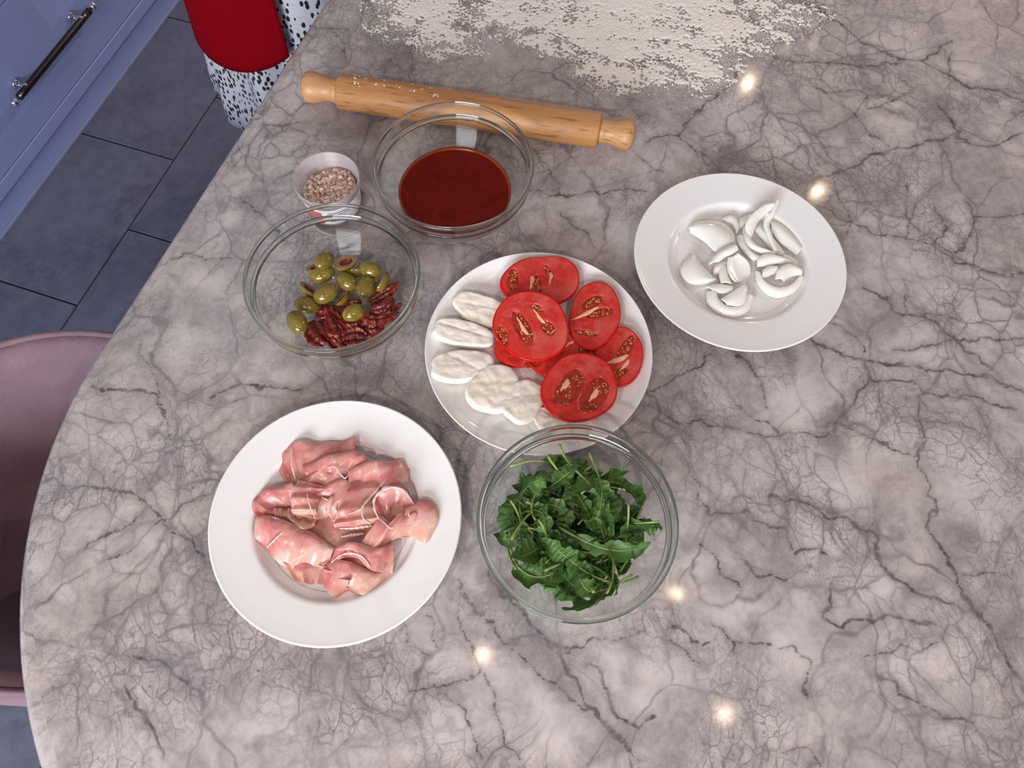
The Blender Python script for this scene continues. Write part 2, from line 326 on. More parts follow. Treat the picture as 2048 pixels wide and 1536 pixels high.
# ------------------------------------------------------------------ island worktop
ISL_ANG = math.radians(73.76)                 # direction of the long left edge
ev = np.array([math.cos(ISL_ANG), math.sin(ISL_ANG)]); eu = np.array([ev[1], -ev[0]])
ISL_O = np.array([-0.5013 - 0.03 * 0.2797, 0.4199 - 0.03 * 0.9601])   # on the left edge, where the rounded corner begins
R_C, ISL_W, ISL_L = 0.54, 1.75, 2.0
INSET = 0.022
def outline(inset):
    """left edge top -> corner arc -> near edge -> corner arc -> right edge, in (u, v)"""
    r = R_C - inset; L, Rr = inset, ISL_W - inset; pts = []
    for v in np.linspace(ISL_L, 0, 24, endpoint=False): pts.append((L, v))
    for a in np.linspace(0, math.pi / 2, 40, endpoint=False): pts.append((R_C - r * math.cos(a), -r * math.sin(a)))
    for u in np.linspace(R_C, ISL_W - R_C, 8, endpoint=False): pts.append((u, -r))
    for a in np.linspace(math.pi / 2, 0, 40, endpoint=False): pts.append((ISL_W - R_C + r * math.cos(a), -r * math.sin(a)))
    for v in np.linspace(0, ISL_L, 24): pts.append((Rr, v))
    return np.array(pts)
def uv2xy(p): p = np.atleast_2d(p); return ISL_O + p[:, :1] * eu + p[:, 1:2] * ev
def build_worktop():
    # top: rows along v from the near edge to the far edge
    r = R_C - INSET
    a = np.linspace(math.pi / 2, 0, 210, endpoint=False)
    vs = np.concatenate([np.unique(np.round(np.concatenate([-r * np.sin(a[::3]), np.linspace(-r, -0.0024, 215)]), 5)), np.linspace(0, 0.95, 420, endpoint=False), np.linspace(0.95, ISL_L, 70)])
    nu = 600; rows = []; su = np.concatenate([np.linspace(0, 0.70, 555, endpoint=False), np.linspace(0.70, 1, 45)])
    for v in vs:
        ul = R_C - math.sqrt(max(0, r * r - v * v)) if v < 0 else INSET
        ur = ISL_W - ul
        rows.append(np.stack([ul + (ur - ul) * su, np.full(nu, v)], -1))
    G = np.stack(rows); nv = len(vs)
    XY = uv2xy(G.reshape(-1, 2)); Vt = np.concatenate([XY, np.zeros((len(XY), 1))], 1)
    idx = np.arange(nv * nu).reshape(nv, nu)
    Q = np.stack([idx[:-1, :-1], idx[:-1, 1:], idx[1:, 1:], idx[1:, :-1]], -1).reshape(-1, 4)
    # moulded edge: a shallow step, a gentle slope, a rounded nose and the underside
    prof = [(0, 0), (0.0004, -.0036), (0.0028, -.0040), (0.010, -.0040), (0.0155, -.0062), (0.0195, -.0105), (0.0215, -.0165), (0.0220, -.024), (0.0205, -.030), (-0.02, -.031), (-0.35, -.031)]
    rings = []
    for off, z in prof:
        o = outline(INSET - off) if off > -.3 else outline(0.40)
        xy = uv2xy(o); rings.append(np.concatenate([xy, np.full((len(xy), 1), z)], 1))
    n = len(rings[0]); Ve = np.concatenate(rings); b = len(Vt); Qe = []
    for i in range(len(prof) - 1):
        for j in range(n):
            k = (j + 1) % n; Qe.append((b + i * n + j, b + (i + 1) * n + j, b + (i + 1) * n + k, b + i * n + k))
    V = np.concatenate([Vt, Ve]); Q = np.concatenate([Q, np.array(Qe)])
    me = fast_mesh('island_worktop', V, Q)
    # vein and shade fields, evaluated at every vertex of the slab
    W = V[:, :2] + 0.011 * np.stack([fbm(V[:, :2] * 26, 5, .62), fbm(V[:, :2] * 26 + 40, 5, .62)], -1)
    vein = np.zeros(len(V))
    for w, line in VEINS:
        pts = np.array([bp(x, y)[:2] for x, y in line]); w = w * 0.00082; lo = pts.min(0) - 8 * w - .01; hi = pts.max(0) + 8 * w + .01
        sel = np.where((W[:, 0] > lo[0]) & (W[:, 0] < hi[0]) & (W[:, 1] > lo[1]) & (W[:, 1] < hi[1]))[0]
        if not len(sel): continue
        P = W[sel]; d = np.full(len(sel), 9.0)
        for A, B in zip(pts[:-1], pts[1:]):
            AB = B - A; tt = np.clip(((P - A) @ AB) / (AB @ AB), 0, 1); d = np.minimum(d, np.linalg.norm(P - (A + tt[:, None] * AB), axis=1))
        vein[sel] = np.maximum(vein[sel], np.clip(1 - d / (6 * w), 0, 1))
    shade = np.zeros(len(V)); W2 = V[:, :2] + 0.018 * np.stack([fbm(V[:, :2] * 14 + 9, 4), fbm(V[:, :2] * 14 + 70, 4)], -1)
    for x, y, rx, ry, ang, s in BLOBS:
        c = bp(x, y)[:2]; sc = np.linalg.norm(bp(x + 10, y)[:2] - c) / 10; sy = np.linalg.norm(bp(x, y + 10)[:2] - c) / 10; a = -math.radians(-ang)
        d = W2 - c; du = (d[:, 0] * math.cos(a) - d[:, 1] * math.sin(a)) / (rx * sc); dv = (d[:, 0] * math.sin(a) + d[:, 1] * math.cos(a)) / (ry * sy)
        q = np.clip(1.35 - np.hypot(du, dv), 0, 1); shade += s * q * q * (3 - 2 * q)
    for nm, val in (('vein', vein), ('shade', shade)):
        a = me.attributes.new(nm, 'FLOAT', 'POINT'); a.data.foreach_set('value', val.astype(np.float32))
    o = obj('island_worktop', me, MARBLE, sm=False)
    tag(o, 'grey veined marble island worktop with a rounded corner and moulded edge', 'worktop'); return o
build_worktop()

# ------------------------------------------------------------------ floor of slate tiles
TILE = 0.51; KV = np.array([0.269, 0.9631]); KN = np.array([0.9631, -0.269]); KANG = math.atan2(KV[1], KV[0])
def slate_material():
    t = NT('slate_tile'); oi = t.node('ShaderNodeObjectInfo'); P = t.coord()
    off = t.node('ShaderNodeCombineXYZ'); t.link(t.math('MULTIPLY', oi.outputs['Random'], 37.0), off.inputs[0]); t.link(t.math('MULTIPLY', oi.outputs['Random'], 91.0), off.inputs[1])
    P = t.vadd(P, off.outputs[0], 1.0)
    a = t.noise(P, 4.5, 6, 0.65, 0.6); b = t.noise(P, 28, 5, 0.7)
    c = t.mix(t.ramp(a, [(0.3, 0), (0.72, 1)]), (0.056, 0.062, 0.102), (0.120, 0.130, 0.195))
    c = t.mix(t.ramp(b, [(0.35, 0.0), (0.75, 0.55)]), c, (0.165, 0.176, 0.245))
    c = t.mix(t.math('MULTIPLY', oi.outputs['Random'], 0.25), c, (0.09, 0.09, 0.11))
    t.set(Base_Color=c, Roughness=0.55); t.bump(b, 0.15, 0.002); return t.m
SLATE = slate_material(); GROUT = plain('dark_grout', (0.018, 0.018, 0.022), 0.9)
floor = struct(obj('floor', box_mesh('floor', -4.2, 3.4, -3.2, 4.4, FLOOR_Z - 0.06, FLOOR_Z - 0.004), GROUT, sm=False), 'blue-grey slate floor tiles laid in staggered rows with dark joints')
g = 0.0024
tile_me = box_mesh('tile', -TILE / 2 + g, TILE / 2 - g, -TILE / 2 + g, TILE / 2 - g, -0.004 - 0.006, 0.0, 0.0012, 1); tile_me.materials.append(SLATE)
A0 = np.array([-1.0041, 1.4401])
for c in range(-2, 6):
    for r in range(-6, 5):
        p = A0 + KN * (c + 0.5 - 0) * TILE - KN * TILE * 0 + KV * ((r + 0.5 + (0.5 if c % 2 == 0 else 0.0)) * TILE)
        if abs(p[0]) > 3 or p[1] > 4 or p[1] < -2.6: continue
        t_ = obj('tile', tile_me, None, floor, (p[0], p[1], FLOOR_Z), (0, 0, KANG), sm=False)

# ------------------------------------------------------------------ island base (under the worktop, set back from its edge)
BLUE = plain('blue_grey_paint', (0.255, 0.305, 0.56), 0.45, 0.04, 12, 0.02, 300)
BLUE_EDGE = plain('blue_grey_edge_paint', (0.22, 0.26, 0.38), 0.35, 0.03, 12)
isl = empty('kitchen_island', (*uv2xy((0, 0))[0], FLOOR_Z), (0, 0, ISL_ANG - math.pi / 2))
tag(isl, 'blue-grey panelled island base under the marble worktop', 'kitchen island')
obj('carcass', box_mesh('carcass', 0.44, ISL_W - 0.4, -0.10, ISL_L - 0.1, 0.1, 0.869, 0.003), BLUE, isl, sm=False)
obj('plinth', box_mesh('plinth', 0.49, ISL_W - 0.45, -0.05, ISL_L - 0.15, 0.0, 0.10), BLUE, isl, sm=False)
pan = box_mesh('panel', -0.012, 0.0, -0.26, 0.26, -0.34, 0.34, 0.004)
for k in range(3): obj('panel', pan, BLUE, isl, (0.44, 0.22 + 0.6 * k, 0.48), sm=False)

# ------------------------------------------------------------------ drawer cabinets along the aisle
NICKEL = plain('dark_bronze', (0.10, 0.075, 0.07), 0.24, 0.03, 40, Metallic=1.0)
CHROME = plain('bright_chrome', (0.78, 0.78, 0.80), 0.08, 0.02, 40, Metallic=1.0)
B0 = np.array([-1.404, 1.1365])                         # on the foot of the plinth
def cab_point(along, into): return B0 + KV * along - KN * into
OVER = 0.018
bar_pts = [(x, 0, 0) for x in np.linspace(-0.165, 0.165, 12)]
BARMESH = mesh('handle', *tube(bar_pts, 0.0092, 16))
BALL = mesh('knob', *ellipsoid((0, 0, 0), (.0115, .0115, .0115), nu=16, nv=12))
def collar_mesh():
    return mesh('collar', *join([tube([(-.008, 0, 0), (.008, 0, 0)], .0085, 12), tube([(0, 0, 0), (0, .028, 0)], .006, 12), ellipsoid((0, .002, 0), (.0105, .0105, .0105), nu=14, nv=10), tube([(0, .028, 0), (0, .034, 0)], [.010, .014], 14)]))
COLLAR = collar_mesh()
def cabinet(a0, a1, label):
    c = empty('drawer_cabinet', (*cab_point(a0, -OVER), FLOOR_Z), (0, 0, KANG)); tag(c, label, 'cabinet', 'blue drawer cabinets along the aisle')
    w = a1 - a0; top = 0.862; zr = [0.088, 0.125, 0.424, 0.444, 0.680, 0.700, 0.825]
    obj('carcass', box_mesh('carcass', 0, w, 0.024, 0.58, 0.088, top), BLUE, c, sm=False)
    for x0, x1 in ((0, 0.03), (w - 0.03, w)): obj('frame_stile', box_mesh('frame_stile', x0 + .0005, x1 - .0005, 0, 0.024, 0.088, top, .0015, 1), BLUE, c, sm=False)
    for z0, z1 in ((zr[0], zr[1]), (zr[2], zr[3]), (zr[4], zr[5]), (zr[6], top)): obj('frame_rail', box_mesh('frame_rail', 0.03, w - 0.03, 0, 0.024, z0, z1, .0015, 1), BLUE, c, sm=False)
    for z0, z1 in ((zr[1], zr[2]), (zr[3], zr[4]), (zr[5], zr[6])):
        d = obj('drawer', box_mesh('drawer', 0.0335, w - 0.0335, 0.001, 0.026, z0 + .0032, z1 - .0032, .002, 2), BLUE, c, sm=False)
        hz = (z0 + z1) / 2 - 0.005
        obj('handle', BARMESH, NICKEL, d, (w / 2, -0.036, hz))
        for s in (-1, 1):
            obj('knob', BALL, CHROME, d, (w / 2 + s * 0.183, -0.036, hz)); obj('collar', COLLAR, CHROME, d, (w / 2 + s * 0.128, -0.036, hz))
    return c
cabinet(-0.06, 0.94, 'blue-grey drawer cabinet with a long bar handle facing the aisle')
cabinet(0.942, 1.94, 'blue-grey drawer cabinet further along the aisle, behind the red apron')
cabinet(-1.06, -0.062, 'blue-grey drawer cabinet nearest the stool, at the left')
pl = obj('plinth', box_mesh('plinth', -1.06, 1.94, 0.0, 0.5, 0.0, 0.088), BLUE, None, (*cab_point(0, 0), FLOOR_Z), (0, 0, KANG), sm=False)
tag(pl, 'blue-grey plinth board running under the drawer cabinets', 'plinth')
obj('sealing_strip', box_mesh('sealing_strip', -1.06, 1.94, -0.006, 0.0, 0.0, 0.010, .002, 2), BLUE_EDGE, pl, sm=False)
ct = obj('cabinet_worktop', box_mesh('cabinet_worktop', -1.06, 1.94, -0.03, 0.6, 0.862, 0.892, .004), MARBLE, None, (*cab_point(0, 0), FLOOR_Z), (0, 0, KANG), sm=False)
tag(ct, 'grey marble worktop over the blue drawer cabinets', 'worktop')

WALL = plain('white_wall_paint', (0.72, 0.71, 0.70), 0.8, 0.02, 5)
struct(obj('wall_left', box_mesh('wall_left', -2.2, 2.6, 0.62, 0.70, 0.0, 2.5), WALL, None, (*cab_point(0, 0), FLOOR_Z), (0, 0, KANG), sm=False))
# ------------------------------------------------------------------ plates
CHINA = plain('white_china', (0.86, 0.855, 0.85), 0.12, 0.01, 20, Specular_IOR_Level=0.5)
def rim_plate(loc, label):
    p = empty('dinner_plate', loc); tag(p, label, 'plate')
    prof_in = [(0, .0075), (.070, .0075), (.078, .0080), (.0835, .0098), (.0872, .0128), (.0895, .0160), (.0925, .0177), (.100, .0188), (.118, .0212), (.130, .0231), (.1337, .0238), (.1350, .0232)]
    obj('well_and_rim', lathe_mesh('well_and_rim', catmull(prof_in, 50), 128), CHINA, p)
    prof_out = [(.1350, .0232), (.1348, .0222), (.128, .0205), (.110, .0176), (.096, .0150), (.090, .0115), (.084, .0060), (.080, .0030), (.0785, .0), (.0755, .0), (.074, .0025), (.06, .0032), (0, .0032)]
    obj('underside', lathe_mesh('underside', catmull(prof_out, 50), 128), CHINA, p)
    return p
HAM_C = np.array([-0.182, 0.200]); ONION_C = np.array([0.2822, 0.5608]); TOM_C = np.array([0.0299, 0.4175])
rim_plate((*HAM_C, 0), 'wide-rimmed white dinner plate holding the slices of cured ham')
rim_plate((*ONION_C, 0), 'wide-rimmed white dinner plate holding the sliced onion')
cp = empty('coupe_plate', (*TOM_C, 0)); tag(cp, 'rimless white plate holding the tomato and mozzarella slices', 'plate')
obj('dish', lathe_mesh('dish', catmull([(0, .0065), (.075, .0065), (.095, .0070), (.110, .0090), (.124, .0142), (.1325, .0195), (.1355, .0212), (.1362, .0206)], 50), 128), CHINA, cp)
obj('underside', lathe_mesh('underside', catmull([(.1362, .0206), (.1355, .0196), (.124, .0118), (.108, .0062), (.094, .0034), (.088, 0), (.085, 0), (.083, .0024), (0, .0026)], 40), 128), CHINA, cp)

# ------------------------------------------------------------------ glass bowls
def glass_material(name, tint=(0.988, 0.995, 0.991), edge=(0.72, 0.77, 0.75), refl=0.8, power=4.5, base=0.006):
    t = NT(name); lw = t.node('ShaderNodeLayerWeight'); lw.inputs['Blend'].default_value = 0.5
    f = lw.outputs['Facing']
    fr = t.math('ADD', t.math('MULTIPLY', t.math('POWER', f, power), refl), base, clamp=True)
    tr = t.node('ShaderNodeBsdfTransparent'); t.link(t.mix(t.math('POWER', f, 3.5), tint, edge), tr.inputs[0])
    gl = t.node('ShaderNodeBsdfGlossy'); gl.inputs['Roughness'].default_value = 0.02; gl.inputs['Color'].default_value = (1, 1, 1, 1)
    mx = t.node('ShaderNodeMixShader'); t.link(fr, mx.inputs[0]); t.link(tr.outputs[0], mx.inputs[1]); t.link(gl.outputs[0], mx.inputs[2])
    t.link(mx.outputs[0], t.out.inputs['Surface']); t.n.remove(t.b); return t.m
GLASS_WALL = glass_material('clear_glass_wall')
def rim_glass():
    t = NT('clear_glass_rim'); t.set(Base_Color=(0.93, 0.97, 0.95), Roughness=0.015, IOR=1.47, Transmission_Weight=1.0); return t.m
GLASS_RIM = rim_glass()
BOWL_IN = [(0, .0055), (.036, .0058), (.048, .0100), (.0600, .0215), (.0690, .0355), (.0785, .0485), (.0860, .0590), (.0908, .0675), (.0925, .0720)]
BOWL_OUT = [(.0955, .0720), (.0942, .0665), (.0895, .0565), (.0820, .0450), (.0720, .0315), (.0625, .0175), (.0505, .0060), (.0410, .0010), (.036, 0), (0, 0)]
def glass_bowl(loc, label):
    b = empty('glass_bowl', loc); tag(b, label, 'bowl', 'clear glass mixing bowls')
    obj('bowl_wall', lathe_mesh('bowl_wall', np.vstack([catmull(BOWL_IN, 40), catmull(BOWL_OUT, 40)]), 128), GLASS_WALL, b)
    # thick shoulder ring where the wall steps out to the rim
    sh = [(.0915, .0723), (.0950, .0710), (.0968, .0727), (.0975, .0750), (.0964, .0772), (.0942, .0778), (.0922, .0760)]
    obj('shoulder_ring', lathe_mesh('shoulder_ring', sh, 128, closed=True), GLASS_RIM, b)
    band_in = [(.0938, .0772), (.0948, .0840), (.0958, .0918)]; band_out = [(.0988, .0920), (.0978, .0840), (.0970, .0768)]
    obj('rim_band', lathe_mesh('rim_band', np.vstack([catmull(band_in, 8), catmull(band_out, 8)]), 128), GLASS_WALL, b)
    a = np.linspace(0, 2 * np.pi, 14, endpoint=False)
    obj('rim', lathe_mesh('rim', np.stack([.0976 + .0024 * np.cos(a), .0940 + .0026 * np.sin(a)], -1), 128, closed=True), GLASS_RIM, b)
    return b
SAUCE_C = np.array([-0.0863, 0.6269]); OLIVE_C = np.array([-0.2101, 0.4584]); ROCKET_C = np.array([0.0717, 0.1916])
glass_bowl((*SAUCE_C, 0), 'clear glass bowl of tomato sauce in front of the rolling pin')
glass_bowl((*OLIVE_C, 0), 'clear glass bowl of green olives and sun-dried tomatoes')
glass_bowl((*ROCKET_C, 0), 'clear glass bowl filled with rocket leaves')

# tomato sauce
def sauce_material():
    t = NT('tomato_sauce'); P = t.coord(); n = t.noise(P, 60, 5, 0.6, 1.0)
    c = t.mix(t.ramp(n, [(0.35, 0), (0.7, 1)]), (0.115, 0.0032, 0.0006), (0.155, 0.006, 0.001))
    t.set(Base_Color=c, Roughness=0.14, Specular_IOR_Level=0.22, Subsurface_Weight=0.1, Subsurface_Radius=(0.01, 0.002, 0.001), Subsurface_Scale=0.3)
    t.bump(t.noise(P, 120, 3), 0.12, 0.0012); return t.m
SAUCE = sauce_material(); SAUCE_EDGE = plain('thin_sauce_film', (0.25, 0.035, 0.005), 0.15, 0.1, 40)
s = empty('tomato_sauce', (*SAUCE_C, 0.0058)); tag(s, 'dark red tomato sauce pooled in the glass bowl', 'sauce')
_lv = .0345                                    # level of the sauce above the inside of the base
_in = [(r, z - .0058) for r, z in catmull(BOWL_IN, 60) if z - .0058 < _lv - .0008]
_re = np.interp(_lv + .0058, [q[1] for q in BOWL_IN], [q[0] for q in BOWL_IN]) - .0008
obj('body', lathe_mesh('body', [(0, _lv), (_re - .010, _lv + .0001), (_re - .003, _lv + .0005), (_re, _lv + .0004)] + [(max(0, r - .0008), max(.0004, z)) for r, z in _in[::-1]], 96), SAUCE, s)
obj('edge_film', lathe_mesh('edge_film', [(_re - .003, _lv + .0006), (_re - .0008, _lv + .0014), (_re + .0008, _lv + .0027), (_re + .0004, _lv + .0010), (_re - .0008, _lv)], 96, closed=True), SAUCE_EDGE, s)

# ------------------------------------------------------------------ rolling pin
def wood_material(name, c1, c2, ax=0):
    t = NT(name); sc = [60, 60, 60]; sc[ax] = 4.0; P = t.coord(tuple(sc)); n = t.noise(P, 1.0, 6, 0.6, 0.4)
    sc2 = [260, 260, 260]; sc2[ax] = 28.0; f = t.noise(t.coord(tuple(sc2)), 1.0, 2, 0.5)
    c = t.mix(t.ramp(n, [(0.3, 0), (0.7, 1)]), c1, c2)
    c = t.mix(t.ramp(f, [(0.58, 0.0), (0.68, 0.7)]), c, tuple(x * 0.42 for x in c1))
    t.set(Base_Color=c, Roughness=0.42); t.bump(f, 0.05, 0.0004); return t.m
BEECH = wood_material('beech_wood', (0.40, 0.175, 0.060), (0.56, 0.275, 0.105)); BEECH2 = wood_material('beech_wood_handle', (0.46, 0.225, 0.085), (0.60, 0.325, 0.14))
PA = bp(606, 172, .024); PB = bp(1270, 272, .024)
pin = empty('rolling_pin', (*((PA + PB) / 2)[:2], 0), (0, 0, math.atan2(PB[1] - PA[1], PB[0] - PA[0]))); L2 = np.linalg.norm((PB - PA)[:2]) / 2
tag(pin, 'beech wood rolling pin lying at the edge of the flour', 'rolling pin')
def xl(name, prof, mat):
    V, F = lathe([(r, x) for x, r in prof], 48); V = V[:, [2, 0, 1]]; me = mesh(name, V, F)
    bm = bmesh.new(); bm.from_mesh(me); bmesh.ops.remove_doubles(bm, verts=bm.verts, dist=1e-6); bmesh.ops.recalc_face_normals(bm, faces=bm.faces); bm.to_mesh(me); bm.free()
    o = obj(name, me, mat, pin, (0, 0, 0.0245)); return o
bl, br = -L2 + 0.053, L2 - 0.050; RB = 0.0245
xl('roller', [(bl, 0), (bl, .0205), (bl + .001, RB - .001), (bl + .003, RB), (0, RB + .0002), (br - .002, RB), (br, RB - .0008), (br + .0002, .020), (br, 0)], BEECH)
for sgn, x0, x1 in ((-1, bl, -L2), (1, br, L2)):
    d = x1 - x0; pr = [(0, 0), (0, .0168), (.10, .0168), (.22, .0160), (.38, .0168), (.55, .0195), (.72, .0215), (.86, .0208), (.95, .0165), (.99, .009), (1, 0)]
    c = catmull([(x0 + d * a, r) for a, r in pr[1:]], 36); c[:, 1] = np.clip(c[:, 1], 0, 1)
    xl('handle', [(x0, 0)] + [tuple(q) for q in c], BEECH2)

# ------------------------------------------------------------------ plastic tub of pink salt
def plastic():
    t = NT('translucent_plastic'); tr = t.node('ShaderNodeBsdfTransparent'); tr.inputs[0].default_value = (0.95, 0.92, 0.93, 1)
    t.set(Base_Color=(0.80, 0.74, 0.76), Roughness=0.28); mx = t.node('ShaderNodeMixShader'); mx.inputs[0].default_value = 0.38
    t.link(tr.outputs[0], mx.inputs[1]); t.link(t.b.outputs[0], mx.inputs[2]); t.link(mx.outputs[0], t.out.inputs['Surface']); return t.m
PLASTIC = plastic(); TUB = np.array([-0.2497, 0.6257])
tub = empty('plastic_tub', (*TUB, 0.003)); tag(tub, 'small translucent plastic tub with a ribbed rim, filled with coarse pink salt', 'tub')
obj('tub_wall', lathe_mesh('tub_wall', [(0, .0012), (.0325, .0012), (.0345, .003), (.0372, .041), (.0392, .042), (.0405, .0535), (.0418, .0545), (.0420, .0525), (.0410, .0405), (.0392, .0395), (.0386, .0390), (.0360, .002), (.0345, 0), (0, 0)], 80), PLASTIC, tub)
LABEL = plain('white_paper_label', (0.82, 0.76, 0.78), 0.6, 0.02); LABELRED = plain('red_print', (0.50, 0.14, 0.12), 0.6, 0.05); INK = plain('grey_print', (0.16, 0.15, 0.17), 0.6, 0.02)
def wrap(name, a0, a1, z0, z1, mat, lift):
    a = np.radians(np.linspace(a0, a1, 26)); V = []; F = []
    for z in (z0, z1):
        r = .0362 + (.0386 - .0362) * (z - .002) / .037 + lift
        V += [(r * math.cos(q), r * math.sin(q), z) for q in a]
    F = [(i, i + 1, 27 + i, 26 + i) for i in range(25)]
    return obj(name, mesh(name, V, F), mat, tub)
lab = wrap('paper_label', -165, 100, .006, .036, LABEL, .0003)
for nm, a0, a1, z0, z1, m in (('red_block', -150, -98, .006, .030, LABELRED), ('teal_block', 120, 150, .010, .034, plain('teal_print', (0.03, 0.16, 0.15), 0.6))):
    q = wrap(nm, a0, a1, z0, z1, m, .0006); q.parent = tub
for k in range(5): wrap('text_line', -86, -86 + 46 - 7 * (k % 3), .012 + .0042 * k, .0132 + .0042 * k, INK, .0006)
wrap('text_block', -140, -112, .009, .016, INK, .0009)
rib = mesh('rib', *tube([(.0397, 0, .0415), (.0412, 0, .0530)], .0006, 6))
for k in range(20): obj('rib', rib, PLASTIC, tub, (0, 0, 0), (0, 0, 2 * math.pi * k / 20))
# salt: a heap of crystals nobody could count
SALT = NT('pink_rock_salt'); _g = SALT.node('ShaderNodeNewGeometry')
SALT.set(Base_Color=SALT.ramp(_g.outputs['Random Per Island'], [(0.0, (0.45, 0.27, 0.19)), (0.3, (0.66, 0.45, 0.35)), (0.65, (0.80, 0.60, 0.50)), (1.0, (0.88, 0.76, 0.69))]), Roughness=0.4, Subsurface_Weight=0.1, Subsurface_Radius=(.01, .006, .004), Subsurface_Scale=0.2); SALT = SALT.m
r_ = random.Random(5); parts = []
for k in range(620):
    a, q = r_.uniform(0, 6.283), math.sqrt(r_.random()) * .0335
    x, y = q * math.cos(a), q * math.sin(a); h = .0350 + .004 * (x / .034) - .004 * (y / .034) + r_.uniform(-.002, .0012) + .002 * (1 - (q / .034) ** 2)
    sz = r_.choice([.0011, .0014, .0019, .0028]) * r_.uniform(.8, 1.3)
    V, F = ellipsoid((x, y, h), (sz * r_.uniform(.8, 1.3), sz, sz * r_.uniform(.6, 1)), (r_.uniform(0, 3), r_.uniform(0, 3), 0), 5, 3); parts.append((V, F))
heap = lathe([(0, .0355), (.030, .0337), (.0345, .0325), (.0335, .006), (0, .004)], 40)
ha = np.array(heap[0]); ha[:, 2] += np.where(ha[:, 2] > .02, .004 * ha[:, 0] / .034 - .004 * ha[:, 1] / .034, 0); parts.append((ha, heap[1]))
so = obj('rock_salt', mesh('rock_salt', *join(parts)), SALT, None, (*TUB, 0.003), sm=False)
tag(so, 'coarse pink salt crystals heaped in the small plastic tub', 'salt', kind='stuff')
ld = obj('tub_lid', lathe_mesh('tub_lid', [(0, .0006), (.040, .0006), (.0408, .0022), (.0425, .0026), (.0438, .0018), (.0438, 0), (0, 0)], 72), PLASTIC, None, (*(TUB + np.array([.0105, -.0065])), 0.0))
tag(ld, 'flat round translucent lid lying under the tub of salt', 'lid')

